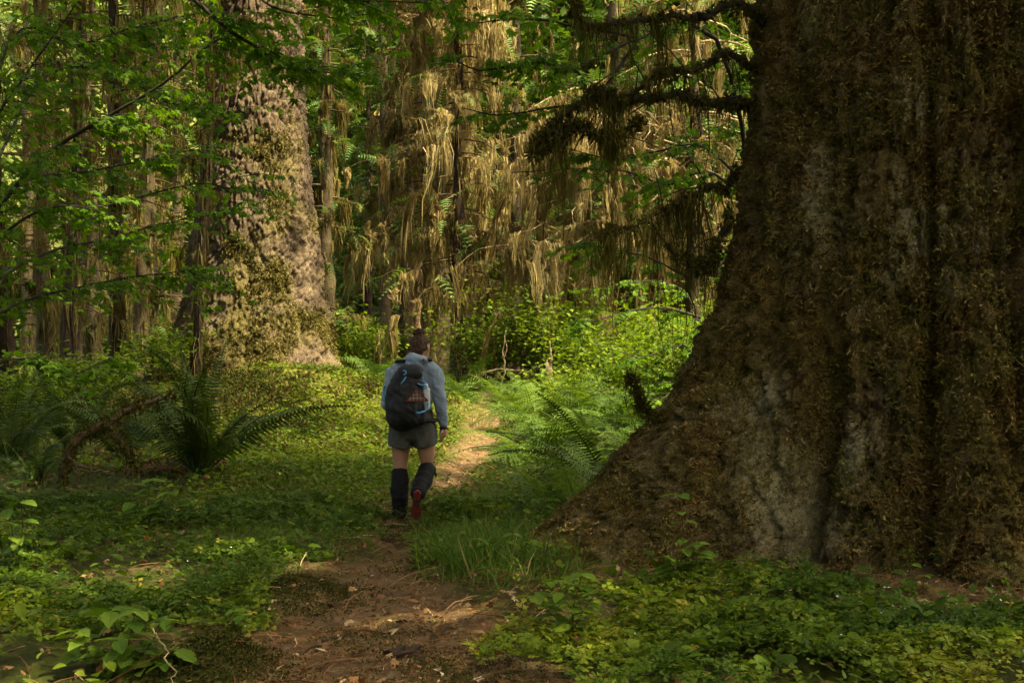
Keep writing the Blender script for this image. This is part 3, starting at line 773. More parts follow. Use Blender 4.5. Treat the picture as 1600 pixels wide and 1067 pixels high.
# ------------------------------------------------------------------ maples with layered leaves
def maple(name, label, base, mains, twig_len=(.3, .75), step=.16, lsize=(.085, .13), nobj=280, seed=5, dens=1.0, rbase=.03, stem=True):
    """mains: list of branch polylines (world points); the first point of the first may start at the base"""
    rg = np.random.default_rng(seed)
    root = empty(name, base, label, 'maple')
    LP = []; LD = []
    for bi, pl in enumerate(mains):
        P = spline(pl, 22); L = np.linalg.norm(np.diff(P, axis=0), axis=1); tot = L.sum()
        P = P+.02*fbm(P*3+bi, 2, 2)[:, None]
        mb = MB(); mb.add(*tube(P, np.linspace(rbase*(1 if bi == 0 else .55), .004, 22), 6), .5)
        nt = int(tot/step*dens); side = 1
        for k in range(nt):
            f = rg.uniform(.12, 1)*20.9; i = int(f); o = P[i]+(P[i+1]-P[i])*(f-i)
            T = P[i+1]-P[i]; T /= np.linalg.norm(T)+1e-9
            a = math.atan2(T[1], T[0])+side*rg.uniform(.5, 1.3); side = -side
            ln = rg.uniform(*twig_len); m = 7; s = np.linspace(0, 1, m)
            d = np.array([math.cos(a), math.sin(a)*.9])
            Q = o+np.stack([d[0]*ln*s, d[1]*ln*s, ln*(rg.uniform(-.35, .5)*s-.3*s*s)], -1)+rg.normal(0, .008, (m, 3))*s[:, None]
            mb.add(*tube(Q, np.linspace(.0045, .0015, m), 4, cap=False), .5)
            for q in range(1, m):
                hd = math.atan2(Q[q][1]-Q[q-1][1], Q[q][0]-Q[q-1][0])
                for sd in ((-1, 1) if q < m-1 else (-1, 0, 1)):
                    if rg.uniform() < .15: continue
                    la = hd+sd*rg.uniform(.6, 1.2); pl_ = rg.uniform(.02, .06)
                    LP.append(Q[q]+np.array([math.cos(la), math.sin(la), -.15])*pl_)
                    LD.append(np.array([math.cos(la), math.sin(la), rg.uniform(-.95, .1)]))
        mb.build('branch', M['wood_dark'], root, True)
    LP = np.array(LP); LD = np.array(LD); n = len(LP)
    up = np.array([0, 0, 1.])+rg.normal(0, .42, (n, 3)); F = dirframes(LD, up); s = rg.uniform(*lsize, n)
    # biggest as seen -> own objects
    pxx = 800+2000*LP[:, 0]/LP[:, 1]; pyy = 533-2000*(LP[:, 2]-CAMZ)/LP[:, 1]
    vis = (pxx > -10) & (pxx < 1610) & (pyy > -10) & (pyy < 1080)
    order = np.argsort(-(s/LP[:, 1])*vis)
    a = order[:nobj]; a = a[vis[a]]; b = np.setdiff1d(np.arange(n), a)
    leaf_objects(root, 'leaf', ME_MAPLE, LP[a], F[a], s[a])
    mf = MB()
    for q in range(4):
        m = b[q::4]; mf.inst(*MAPLE2[q], LP[m], F[m], s[m], rg.uniform(0, 1, len(m)))
    if mf.n: tag(mf.build('foliage', M['maple'], root), kind='stuff')
    return root

bA = np.array([-5.3, 11.5, hz(-5.3, 11.5)])
maple('vine_maple', 'vine maple arching in from the left with layers of green leaves', bA, [
    [bA, W(-60, 420, 11.3), W(0, 322, 11.2), W(75, 240, 11.1), W(165, 184, 11.0), W(255, 131, 10.9), W(322, 75, 10.8), W(362, 50, 10.7)],
    [W(-60, 300, 10.5), W(0, 176, 10.5), W(50, 100, 10.4), W(127, -5, 10.2)],
    [W(-60, 420, 11.3), W(30, 290, 11.9), W(130, 270, 12.3), W(230, 250, 12.5), W(330, 225, 12.8)],
    [W(-60, 470, 11.3), W(60, 400, 12.4), W(160, 375, 12.9), W(250, 350, 13.2), W(360, 330, 13.5)],
    [W(-60, 420, 11.3), W(60, 330, 11.5), W(170, 320, 12), W(300, 290, 12.2), W(400, 300, 12.5)],
    [W(-60, 380, 10.5), W(20, 60, 12.0), W(120, 70, 12.2), W(220, 40, 12.4), W(310, 20, 12.6)],
    [W(-60, 380, 10.5), W(60, 130, 13), W(170, 110, 13.2), W(260, 160, 13.4), W(330, 180, 13.6)],
    [W(-60, 520, 11.3), W(40, 470, 12.4), W(120, 450, 12.9), W(230, 430, 13.2), W(320, 420, 13.5)],
    [W(-60, 600, 11), W(20, 560, 11.2), W(90, 590, 11.4), W(170, 560, 11.6)],
    ], seed=5, dens=1.9, nobj=300)
bB = np.array([-5.6, 9.6, hz(-5.6, 9.6)])
maple('vine_maple', 'overhanging maple branch with large leaves across the left spruce\'s upper trunk', bB, [
    [bB, W(-220, 0, 9.7), W(100, -190, 10), W(300, -5, 10.3), W(355, 45, 10.4), W(405, 79, 10.5), W(435, 105, 10.5), W(490, 110, 10.6), W(560, 125, 10.6)],
    [W(100, -190, 10), W(350, -40, 10.6), W(430, 15, 10.7), W(520, 30, 10.8), W(560, 60, 10.8)],
    [W(100, -190, 10), W(420, -60, 9.8), W(480, -10, 9.8), W(560, 0, 9.9), W(700, 5, 10)],
    ], seed=6, dens=.9, nobj=260, lsize=(.10, .15), twig_len=(.3, .75))
bC = np.array([2.5, 12.9, hz(2.5, 12.9)])
maple('vine_maple', 'vine maple reaching left from behind the right trunk, its leaves backlit', bC, [
    [bC, W(1170, 300, 12.6), W(1120, 60, 12), W(1000, 60, 11.5), W(905, 105, 11), W(830, 95, 10.8), W(750, 110, 10.6), W(700, 85, 10.5)],
    [W(1000, 60, 11.5), W(930, 150, 11.2), W(850, 170, 11), W(780, 180, 10.8), W(720, 170, 10.8)],
    [W(1170, 300, 12.6), W(1100, 230, 11.8), W(1030, 235, 11.4), W(960, 250, 11.2), W(890, 235, 11)],
    [W(1170, 300, 12.6), W(1100, 270, 12), W(1040, 290, 11.8), W(960, 265, 11.5), W(800, 270, 11.2)],
    [W(1170, 380, 12.6), W(1090, 430, 12.2), W(1000, 400, 12), W(910, 380, 11.8)],
    [W(1000, 60, 11.5), W(900, 40, 11), W(820, 30, 10.9), W(720, 40, 10.8)],
    ], seed=8, dens=1.0, nobj=300, lsize=(.095, .14), twig_len=(.2, .5))
bD = np.array([2.75, 15.5, hz(2.75, 15.5)])
maple('vine_maple', 'low young maple growing between the fern bank and right trunk', bD, [
    [bD, W(1130, 560, 15.5), W(1100, 500, 15.2), W(1030, 480, 15), W(950, 495, 14.8), W(900, 505, 14.7)],
    [bD, W(1110, 570, 15.3), W(1060, 540, 15), W(1000, 560, 14.8), W(950, 545, 14.6)],
    [bD, W(1080, 590, 15), W(1040, 620, 14.5), W(1000, 640, 14.3)],
    [bD, W(1090, 500, 15.6), W(1060, 450, 15.6), W(1000, 440, 15.4), W(930, 455, 15.2)],
    ], seed=9, dens=.9, nobj=150, lsize=(.08, .12), twig_len=(.2, .5))

# ------------------------------------------------------------------ shrubs
def shrub(label, X, Y, h, r, n, ls, seed, name='shrub', mat='shrub', group=None):
    rg = np.random.default_rng(seed); z0 = hz(X, Y)
    root = empty(name, (X, Y, z0), label, 'shrub', group); mf = MB(); ns = 9
    P = []
    for k in range(ns):
        a = rg.uniform(0, 2*np.pi); rr = r*rg.uniform(.3, 1); hh = h*rg.uniform(.6, 1.05)
        Q = spline([(X+rg.normal(0, .05), Y+rg.normal(0, .05), z0-.05), (X+rr*.4*math.cos(a), Y+rr*.4*math.sin(a), z0+hh*.6), (X+rr*math.cos(a), Y+rr*math.sin(a), z0+hh)], 10)
        ms = MB(); ms.add(*tube(Q, np.linspace(.012, .003, 10), 5), .5); ms.build('stem', M['wood'], root, True)
        P.append(Q[3:])
    P = np.concatenate(P); k = rg.integers(0, len(P), n)
    p = P[k]+rg.normal(0, 1, (n, 3))*np.array([r*.28, r*.28, h*.10])
    p[:, 2] = np.maximum(p[:, 2], height(p[:, 0], p[:, 1], False)+.05)
    rr = np.clip(.5+.5*fbm(p*2, seed, 2)+rg.normal(0, .2, n), 0, 1)
    mf.inst(*QL, p, rots(n, .4, rg), ls*rg.uniform(.6, 1.3, n), rr)
    tag(mf.build('foliage', M[mat], root), kind='stuff')
for k, (px, Y, h, r, n, ls, lb) in enumerate([
    (760, 27, 1.5, 1.3, 2600, .11, 'leafy green shrub at the foot of the centre spruces'), (850, 26, 2.1, 1.5, 3600, .11, 'tall bright shrub behind the broken stump'),
    (935, 24, 1.5, 1.3, 2600, .10, 'leafy shrub below the straw-coloured moss drapes'), (1020, 21, 1.4, 1.2, 2400, .10, 'shrub between fern bank and right trunk, behind the young maple'),
    (548, 25.5, 1.3, .7, 1300, .10, 'upright shrub beside the left spruce\'s right edge'), (600, 33, 1.2, 1.2, 1800, .12, 'sunlit shrub behind the far bend of the trail'),
    (530, 36, 1.5, 1.2, 1800, .13, 'sunlit shrub left of the trail\'s far bend'), (1090, 19, 1.7, .9, 1800, .10, 'shrub tight behind the right trunk\'s slope'),
    (690, 34, 1.1, 1.3, 1800, .12, 'low shrub behind the hiker\'s right shoulder'),
    (30, 17, 1.0, 1.0, 1600, .10, 'dark shrub at the photo\'s left edge behind the ferns'), (140, 19, .8, 1.1, 1500, .10, 'low dark shrub in front of the thin left trunks'), (230, 21, .9, 1.0, 1400, .10, 'low shrub at the left spruce\'s shaded side'),
    (1075, 15.6, 1.5, .7, 1500, .10, 'leafy shrub pressed against the right trunk\'s slope'), (1045, 17.5, 1.3, .9, 1700, .10, 'shrub rising behind the arching sword fern'), (890, 19.8, .9, .8, 1000, .09, 'small shrub among the sunny ferns'),
    (900, 33, 1.6, 1.6, 2200, .13, 'pale green shrub far behind the fern bank'), (980, 30, 1.4, 1.5, 1800, .13, 'far shrub under the straw-coloured drapes')]):
    shrub(lb, PX(px, Y), Y, h, r, n, ls, 100+k)

# ------------------------------------------------------------------ ferns
def frond_mesh(name, seed, n=30, arch=.9, w0=.15, fine=False, mat=None, slim=.36):
    r = np.random.default_rng(seed); V = []; t = []
    s = np.linspace(0, 1, n)
    ang = R(74)-s**1.4*arch*R(92)
    st = np.stack([0*s, np.cos(ang), np.sin(ang)], -1)/n; C = np.cumsum(st, 0); C[:, 0] = r.normal(0, .04)*s*s
    tv, tt = tube(C, np.linspace(.008, .002, n), 4, cap=False); V += list(tv); t += list(tt)
    for k in range(4, n):
        f = k/(n-1); L = w0*(min(1, (f-.06)*5))*(1-max(0, f-.35)/.66*.93)*r.uniform(.85, 1.1)
        T = np.array([0, math.cos(ang[k]), math.sin(ang[k])]); Nn = np.array([0, -math.sin(ang[k]), math.cos(ang[k])])
        for sd in (-1, 1):
            if r.uniform() < .04: continue
            e = C[k]+np.array([sd*L, 0, 0])+T*L*r.uniform(.15, .4)-Nn*L*r.uniform(.05, .45); m = C[k]+(e-C[k])*.5+Nn*.01
            if not fine:
                wv = T*(slim/n); n0 = len(V)
                V += [C[k]-wv*.8, C[k]+wv*.8, m+wv*.8, m-wv*.8, e]
                t += [(n0, n0+1, n0+2), (n0, n0+2, n0+3), (n0+3, n0+2, n0+4)]
            else:
                d = e-C[k]; q = 6; n0 = len(V); V += [C[k]-T*.0015, C[k]+T*.0015, e]; t += [(n0, n0+1, n0+2)]
                for a in range(q):
                    g = (a+.6)/q; b = C[k]+d*g; l2 = L*.30*(1-.65*g)
                    for s2 in (-1, 1):
                        tip = b+T*s2*l2+d*.10-Nn*l2*r.uniform(-.1, .4); n0 = len(V)
                        V += [b-d*.05, b+d*.07, tip]; t += [(n0, n0+1, n0+2)]
    me = mesh_np(name, np.array(V), np.array(t), False); me.materials.append(mat); return me
FR_D = [frond_mesh('frond', s, 42, a, .10, mat=M['fern_dark']) for s, a in enumerate((.45, .65, .9, 1.2))]
FR_L = [frond_mesh('frond', s+10, 22, a, .19, True, M['fern_light']) for s, a in enumerate((.6, .85, 1.05, 1.3))]
FR_X = [frond_mesh('frond', s+20, 30, a, .10, mat=M['fern_dead']) for s, a in enumerate((1.3, 1.6))]
def fern(label, X, Y, ln, n, kind, seed, group=None, dead=0, bias=None, spread=(.1, .9), z=None):
    rg = np.random.default_rng(seed); root = empty('sword_fern' if kind == 'd' else 'lady_fern', (X, Y, (hz(X, Y) if z is None else z)-.02), label, 'fern', group)
    fam = FR_D if kind == 'd' else FR_L
    for k in range(n+dead):
        me = fam[rg.integers(0, 4)] if k < n else FR_X[rg.integers(0, 2)]
        o = bpy.data.objects.new('frond', me); COL.objects.link(o); o.parent = root
        a = 2*np.pi*k/max(n, 5)+rg.normal(0, .3)
        if bias is not None and rg.uniform() < .4: a = bias+rg.normal(0, .6)
        lean = rg.uniform(*spread) if k < n else rg.uniform(.9, 1.25)
        o.rotation_euler = (-lean*.75, rg.normal(0, .28), a)
        s = ln*rg.uniform(.75, 1.15); o.scale = (s, s, s)
        o.location = (.03*rg.normal(), .03*rg.normal(), 0)
    return root
ferns = [  # label, px, Y, length, fronds, kind, dead
    ('large dark sword fern with upright fronds in the left shade', 312, 12.9, 1.55, 34, 'd', 8),
    ('dark sword fern at the photo\'s left edge', 15, 14.5, 1.35, 20, 'd', 2),
    ('dark sword fern behind the mossy fallen branch', 105, 15.5, 1.4, 20, 'd', 1),
    ('dark sword fern left of the large upright one', 190, 14.8, 1.3, 18, 'd', 2),
    ('sword fern in the shade under the left spruce\'s flare', 260, 17.5, .9, 12, 'd', 0),
    ('small sword fern low beside the fallen branch', 60, 12.6, .8, 12, 'd', 3),
    ('arching sword fern nearest the right root on the trail\'s bank', 955, 12.9, 1.35, 26, 'd', 4),
    ('sword fern just behind the arching one on the right bank', 930, 15.0, 1.1, 16, 'd', 2),
    ('light lady fern leaning over the trail\'s right edge', 850, 15.2, .95, 14, 'l', 0),
    ('lady fern in the sunlit spot beside the trail', 838, 18.5, .9, 14, 'l', 0),
    ('lady fern highest on the right bank by the trunk slope', 1020, 15.6, 1.0, 14, 'l', 0),
    ('lady fern halfway up the right bank', 985, 17.2, 1.0, 14, 'l', 0),
    ('lady fern behind the sunlit one on the right bank', 905, 18.2, 1.0, 14, 'l', 0),
    ('lady fern below the broken stump', 868, 22.0, 1.0, 13, 'l', 0),
    ('lady fern right of the broken stump', 930, 21.5, 1.0, 13, 'l', 0),
    ('lady fern behind the young maple on the right bank', 1040, 19.0, 1.0, 13, 'l', 0),
    ('drooping light fern at the hiker\'s right elbow', 716, 22.0, 1.0, 15, 'l', 3),
    ('fern behind the hiker\'s left elbow', 588, 23.5, .9, 13, 'l', 0),
    ('fern left of the trail beyond the mossy mound', 560, 28, 1.0, 12, 'l', 0),
    ('dark fern under the shaded shrubs right of centre', 800, 26.5, 1.3, 14, 'd', 0),
    ('dark fern beside the broken stump in the shade', 845, 27.0, 1.2, 14, 'd', 0),
    ('dark fern at the foot of the slender dark-trunked spruce', 690, 28.0, 1.2, 12, 'd', 0),
    ('lady fern at the very back of the right bank', 985, 24, 1.1, 12, 'l', 0),
    ('small lady fern at the foot of the arching sword fern', 850, 12.2, .65, 12, 'l', 0),
    ('flat lady fern beside the trail in front of the right bank', 905, 11.4, .7, 11, 'l', 0),
    ('lady fern low in the trunk\'s shadow on the right bank', 1030, 13.0, .8, 12, 'l', 0),
    ('lady fern at the sunny foot of the right bank', 800, 21.5, .8, 12, 'l', 0),
    ("lady fern leaning out of the right bank's sunny middle", 880, 16.4, 0.95, 13, 'l', 0),
    ("lady fern in the right bank's thickest patch", 945, 17.8, 1.0, 13, 'l', 0),
    ('lady fern close behind the arching sword fern', 1000, 14.2, 0.9, 13, 'l', 0),
    ('lady fern at the trunk slope behind the mossy limb', 1060, 16.8, 1.0, 13, 'l', 0),
    ("lady fern in the bank's back row left of the stump", 830, 22.8, 0.9, 13, 'l', 0),
    ("lady fern in the bank's back row under the maple", 1010, 21.5, 1.0, 13, 'l', 0),
    ('lady fern in the sunny strip right of the stump', 905, 20.5, 1.0, 13, 'l', 0),
    ("lady fern low at the bank's edge where the trail narrows", 820, 16.8, 0.7, 13, 'l', 0),
    ('lady fern between the two sword ferns on the right bank', 895, 14.0, 0.85, 13, 'l', 0),
    ('lady fern half hidden behind the right root', 1065, 14.2, 0.8, 13, 'l', 0),
    ("lady fern on the bank's crest below the straw drapes", 955, 23.5, 1.0, 13, 'l', 0),
    ('heap of brown dead fern fronds below the large dark fern', 195, 11.4, .75, 0, 'd', 16),
    ('brown hanging dead fronds right of the large dark fern', 425, 11.9, .6, 2, 'd', 6),
    ('lady fern among the shrubs below the straw drapes', 940, 26, 1.1, 12, 'l', 0)]
for k, (lb, px, Y, ln, n, kd, dd) in enumerate(ferns):
    ln *= 1.22 if kd == 'l' else 1.0
    fern(lb, PX(px, Y), Y, ln, n, kd, 200+k, dead=dd, spread=((.15, 1.2) if k in (6, 7) else (-.4, .6) if k < 6 else (-.1, 1.1)) if kd == 'd' else (.1, 1.15))

# ------------------------------------------------------------------ ground cover
def frust(N, y0, y1, power=1.0):
    y = y0+(y1-y0)*rng.uniform(0, 1, N)**power; x = rng.uniform(-.43, .43, N)*y; return x, y
def ground_ok(x, y, margin=.0):
    d = path_d(x, y); n = .22*fbm(np.stack([x*2.2, y*2.2, 0*x], -1), 33, 3)
    return d+n > margin
def rt_clear(x, y):
    th = np.degrees(np.arctan2(y-RT[1], x-RT[0])) % 360; d = np.hypot(x-RT[0], y-RT[1])
    r = 1.7+1.65*np.exp(-((th-184)/25)**2)+.4*np.exp(-((th-203)/13)**2)+.2*np.exp(-((th-232)/8)**2)+.62*np.exp(-((th-262)/15)**2)+.6*np.exp(-((th-284)/15)**2)
    return d-r
def grow(name, mat, label, tm, x, y, s, zoff, tilt, cat, rr=None):
    mb = MB(); z = height(x, y)+zoff; F = rots(len(x), tilt); p = np.stack([x, y, z], -1)
    r = np.clip(.45+.6*fbm(p*np.array([.9, .9, 0])+4, 44, 3)+rng.normal(0, .2, len(x)), 0, .97) if rr is None else rr
    r = np.where(rng.uniform(size=len(x)) < .012, 1.0, r)
    for q in range(len(tm)):
        m = slice(q, None, len(tm)); mb.inst(*tm[q], p[m], F[m], s[m], r[m])
    return tag(mb.build(name, M[mat]), label, cat, kind='stuff')
# sorrel in the foreground
x, y = frust(110000, 5.0, 11.5, .8)
dn = fbm(np.stack([x*1.1, y*1.1, 0*x], -1), 55, 3)
k = ground_ok(x, y, .05) & (rt_clear(x, y) > .08+.25*dn) & (dn > -.12+.6*rng.uniform(-1, 1, len(x))**3)
k &= ~((np.hypot((x+1.42)/.24, (y-6.1)/.24) < 1))
x, y = x[k][:31000], y[k][:31000]
mound = .10*np.clip(fbm(np.stack([x*1.7, y*1.7, 0*x], -1), 57, 2)+.1, 0, 1)
near = (y < 6.9)
for nm, m_, tm in (('carpet of three-leaved wood sorrel nearest the camera', near, TREF), ('carpet of wood sorrel spreading away over the near forest floor', ~near, TREF2)):
    grow('clover', 'clover', nm, tm, x[m_], y[m_], rng.uniform(.022, .056, m_.sum())*rng.choice([.7, 1, 1, 1.35], m_.sum()), mound[m_]+rng.uniform(.01, .09, m_.sum()), .36, 'ground cover')
x, y = frust(100000, 10.5, 30, .9)
dn = fbm(np.stack([x*.8, y*.8, 0*x], -1), 56, 3)
dL = np.hypot(x-LT[0], y-LT[1])
k = ground_ok(x, y, .0) & (rt_clear(x, y) > .1) & (dL > 1.75) & (dn > -.15+.5*rng.uniform(-1, 1, len(x))**3)
x, y = x[k][:48000], y[k][:48000]
x2 = -2.4+rng.normal(0, 1.3, 9000); y2 = 16+rng.normal(0, 2.4, 9000); k = path_d(x2, y2) > .1; x = np.concatenate([x, x2[k]]); y = np.concatenate([y, y2[k]])
grow('ground_leaves', 'shrub', 'low leafy ground cover over the forest floor beyond the hiker', [QL, OVATE[0][:2] if False else QL], x, y, rng.uniform(.035, .075, len(x))*(.8+.02*y), rng.uniform(.01, .13, len(x)), .4, 'ground cover')
# broader seedling leaves among the sorrel
x, y = frust(9000, 5.0, 14, .8); k = ground_ok(x, y, .3) & (rt_clear(x, y) > .35); x, y = x[k][:1500], y[k][:1500]
grow('seedling_leaves', 'shrub', 'scattered larger leaves standing above the near sorrel carpet', OVATE, x, y, rng.uniform(.05, .10, len(x)), rng.uniform(.05, .18, len(x)), .4, 'ground cover')

# tiny white flowers
x = np.concatenate([rng.normal(2.2, .45, 80), rng.normal(.9, .8, 30), rng.normal(-1.6, .9, 40)]); y = np.concatenate([rng.normal(6.5, .6, 80), rng.normal(6.6, .8, 30), rng.normal(8.5, 1.0, 40)]); k = (rt_clear(x, y) > .1) & (path_d(x, y) > .1); x, y = x[k], y[k]
fv = [(0, 0, .0)]; ft = []
for q in range(5):
    a_ = q*2*np.pi/5
    for da, rr_ in ((-.35, .75), (0, 1.0), (.35, .75)): fv.append((rr_*math.cos(a_+da), rr_*math.sin(a_+da), .15))
    ft += [(0, 3*q+1, 3*q+2), (0, 3*q+2, 3*q+3)]
M['petal'] = simplemat('white_petal', (.6, .6, .58), (.75, .75, .72), 40, .6, .2, .05)
grow('wildflowers', 'petal', 'tiny white flowers dotted over the near sorrel carpet', [(np.array(fv), np.array(ft))], x, y, rng.uniform(.004, .008, len(x)), rng.uniform(.08, .15, len(x)), .5, 'flowers')
# grass
def blade(seed, bend):
    r = np.random.default_rng(seed); s = np.linspace(0, 1, 3); V = []
    for k, f in enumerate(s):
        wd = .020*(1-f**1.5); V += [(-wd, bend*f*f, f*(1-.35*bend*f)), (wd, bend*f*f, f*(1-.35*bend*f))]
    t = []
    V = V[:-1]; t = [(0, 1, 3), (0, 3, 2), (2, 3, 4)]
    return np.array(V), np.array(t)
BL = [blade(s, b) for s, b in enumerate((.25, .5, .8, 1.1))]
def grass_at(cx, cy_, rx, ry, n):
    x = cx+rx*rng.normal(0, .5, n); y = cy_+ry*rng.normal(0, .5, n); k = path_d(x, y) > .0+.1*rng.uniform(-1, .6, n); return x[k], y[k]
gs = [(-.22, 9.0, .45, .9, 1900, .36), (.05, 8.4, .45, .6, 1200, .30), (.15, 10.5, .9, 1.5, 4200, .22), (-1.75, 10.2, .8, 1.5, 4200, .2), (-1.9, 12.8, 1.1, 2.0, 4200, .2), (-1.75, 8.3, .35, .4, 1100, .2),
      (.35, 12.8, .9, 1.5, 2600, .2), (-3.6, 11.0, 1.3, 1.2, 2600, .2), (.2, 24, 1.2, 3.5, 4500, .22), (-1.2, 22, 1.0, 3, 2500, .2), (-.2, 11.6, .5, 1.0, 1800, .2), (-.1, 17, .7, 2.4, 2000, .2)]
mb = MB()
for cx, c2, rx, ry, n, L in gs:
    x, y = grass_at(cx, c2, rx, ry, n); z = height(x, y)-.01; p = np.stack([x, y, z], -1); F = rots(len(x), .48); s = L*.62*rng.uniform(.4, 1.5, len(x)); r = np.clip(rng.beta(2, 2, len(x)), 0, .97); r[rng.uniform(size=len(x)) < .05] = 1
    for q in range(4): mb.inst(*BL[q], p[q::4], F[q::4], s[q::4], r[q::4])
tag(mb.build('grass', M['grass']), 'fine green grass growing along both edges of the trail', 'grass', kind='stuff')

# moss cushions over mound and humps
mb = MB(); N_ = 17000
x = LT[0]+.9+rng.normal(0, 2.1, N_); y = LT[1]-2.2+rng.normal(0, 2.0, N_); k = (np.hypot(x-LT[0], y-LT[1]) > 1.5) & (path_d(x, y) > .25) & (fbm(np.stack([x, y, 0*x], -1), 77, 3) > -.25); x, y = x[k], y[k]
p = np.stack([x, y, height(x, y)], -1); tp = tuft_template(3, .08, .012, 5)
mb.inst(*tp, p, frames(np.array([[0, 0, 1.]])+rng.normal(0, .25, p.shape)), rng.uniform(.7, 1.6, len(p)), rng.uniform(0, 1, len(p)))
N_ = 9000; x = -2.3+rng.normal(0, 1.2, N_); y = 16.2+rng.normal(0, 2.2, N_); k = (path_d(x, y) > .1); x, y = x[k], y[k]; p = np.stack([x, y, height(x, y)], -1)
mb.inst(*tuft_template(3, .07, .010, 7), p, frames(np.array([[0, 0, 1.]])+rng.normal(0, .3, p.shape)), rng.uniform(.7, 1.6, len(p)), rng.uniform(0, 1, len(p)))
tag(mb.build('moss', M['moss_yellow']), 'golden moss cushions over the mound below the left spruce', 'moss', kind='stuff')
mb = MB()
for cx, c2, s_, n in ((-1.3, 7.9, .2, 2600), (-1.42, 6.1, .17, 4200), (-.72, 10.75, .22, 1600), (-.35, 6.3, .25, 700), (-.75, 6.9, .2, 500), (-.3, 5.75, .25, 900), (-.62, 9.0, .14, 700)):
    x = cx+rng.normal(0, s_, n); y = c2+rng.normal(0, s_*1.2, n); p = np.stack([x, y, height(x, y)], -1); tp = tuft_template(2, .026, .004, 6)
    mb.inst(*tp, p, frames(np.array([[0, 0, 1.]])+rng.normal(0, .25, p.shape)), rng.uniform(.7, 1.5, n), rng.uniform(0, .7, n))
tag(mb.build('moss', M['moss_green']), 'dark green moss on the humps and patches along the trail', 'moss', kind='stuff')

# fallen needles and twigs on the bare soil
mb = MB(); N_ = 42000
x, y = frust(N_*5, 5.0, 24, 1.4); k = (~ground_ok(x, y, .22)) | ((rt_clear(x, y) > 0) & (rt_clear(x, y) < .8)); x, y = x[k][:N_], y[k][:N_]
z = height(x, y)+.006; a = rng.uniform(0, np.pi, len(x)); L = (rng.gamma(2.0, .014, len(x))+.012)*(.7+y*.05); wd = rng.uniform(.001, .0034, len(x))*(.5+y*.08)
d = np.stack([np.cos(a), np.sin(a), rng.normal(0, .18, len(x))], -1)*L[:, None]; s = np.stack([-np.sin(a), np.cos(a), 0*a], -1)*wd[:, None]; c = np.stack([x, y, z], -1)
bend = rng.normal(0, .15, (len(x), 1))*np.stack([-np.sin(a), np.cos(a), 0*a], -1)*L[:, None]
V = np.stack([c-d, c+bend+s, c+bend-s, c+d], 1)
T = np.array([(0, 1, 2), (2, 1, 3)])[None]+(np.arange(len(x))*4)[:, None, None]
mb.add(V.reshape(-1, 3), T.reshape(-1, 3), np.repeat(rng.uniform(0, 1, len(x))**1.3, 4))
N_ = 4500; x, y = frust(N_*6, 5.0, 16, 1.2); k = (~ground_ok(x, y, .25)) | ((rt_clear(x, y) > 0) & (rt_clear(x, y) < .7)); x, y = x[k][:N_], y[k][:N_]
mb.inst(*QL, np.stack([x, y, height(x, y)+.008], -1), rots(len(x), .4), rng.gamma(2, .011, len(x))+.008, rng.uniform(0, 1, len(x)))
tag(mb.build('needle_litter', M['litter']), 'brown conifer needles and bark bits scattered over the trail', 'litter', kind='stuff')

mb = MB()
x, y = frust(1500, 5.0, 16, .9); k = rt_clear(x, y) > .05; x, y = x[k][:800], y[k][:800]
for a_, b_ in zip(x, y):
    L = rng.uniform(.08, .4); th = rng.uniform(0, 6.28); e = np.array([a_+L*math.cos(th), b_+L*math.sin(th)]); z0, z1 = hz(a_, b_)+.02, hz(*e)+rng.uniform(.01, .09)
    P = spline([(a_, b_, z0), ((a_+e[0])/2+rng.normal(0, .03), (b_+e[1])/2+rng.normal(0, .03), (z0+z1)/2+.015), (*e, z1)], 5); mb.add(*tube(P, np.linspace(rng.uniform(.002, .005), .0015, 5), 4, False), rng.uniform(0, 1))
x, y = frust(2600, 5.0, 14, .9); k = rt_clear(x, y) > .05; x, y = x[k][:1100], y[k][:1100]
for q in range(4): mb.inst(*MAPLE2[q], np.stack([x, y, height(x, y)+rng.uniform(.01, .06, len(x))], -1)[q::4], rots(len(x[q::4]), .45), rng.uniform(.03, .09, len(x[q::4])), rng.uniform(.3, .97, len(x[q::4])))
tag(mb.build('twig_litter', M['litter']), 'fallen twigs and dry brown leaves scattered over the forest floor', 'litter', kind='stuff')
#@@SMALL
# ------------------------------------------------------------------ leafy seedlings close to the camera
def seedling(label, base, tops, ls, seed, per=5, name='berry_plant'):
    rg = np.random.default_rng(seed); root = empty(name, base, label, 'plant')
    pos, D = [], []
    for tp in tops:
        P = spline([base, (np.asarray(base)+tp)/2+rg.normal(0, .02, 3), tp], 12); mb = MB(); mb.add(*tube(P, np.linspace(.005, .002, 12), 5), .5); mb.build('stem', M['wood'], root, True)
        for k in range(per):
            f = .35+.65*k/max(1, per-1); o = P[int(f*11)]; a0 = rg.uniform(0, 6.28)
            for q in range(2 if k < per-1 else 3):
                a = a0+q*(3.14 if k < per-1 else 2.09)+rg.normal(0, .25)
                pos.append(o); D.append((math.cos(a), math.sin(a), rg.uniform(-.25, .2)))
    pos = np.array(pos); D = np.array(D); n = len(pos)
    leaf_objects(root, 'leaf', ME_OVATE, pos, dirframes(D, np.array([0, 0, 1.])+rg.normal(0, .2, (n, 3))), ls*rg.uniform(.7, 1.2, n))
def gp(px, Y, dz=0): X = PX(px, Y); return np.array([X, Y, hz(X, Y)+dz])
b = gp(195, 6.0); seedling('bright berry plant with toothed leaves low in the left foreground', b, [b+np.array(d) for d in ((-.22, 0, .22), (-.08, .05, .30), (.06, -.03, .32), (.18, .04, .26), (.0, -.1, .2), (-.3, .1, .12), (.25, -.05, .14))], .125, 1)
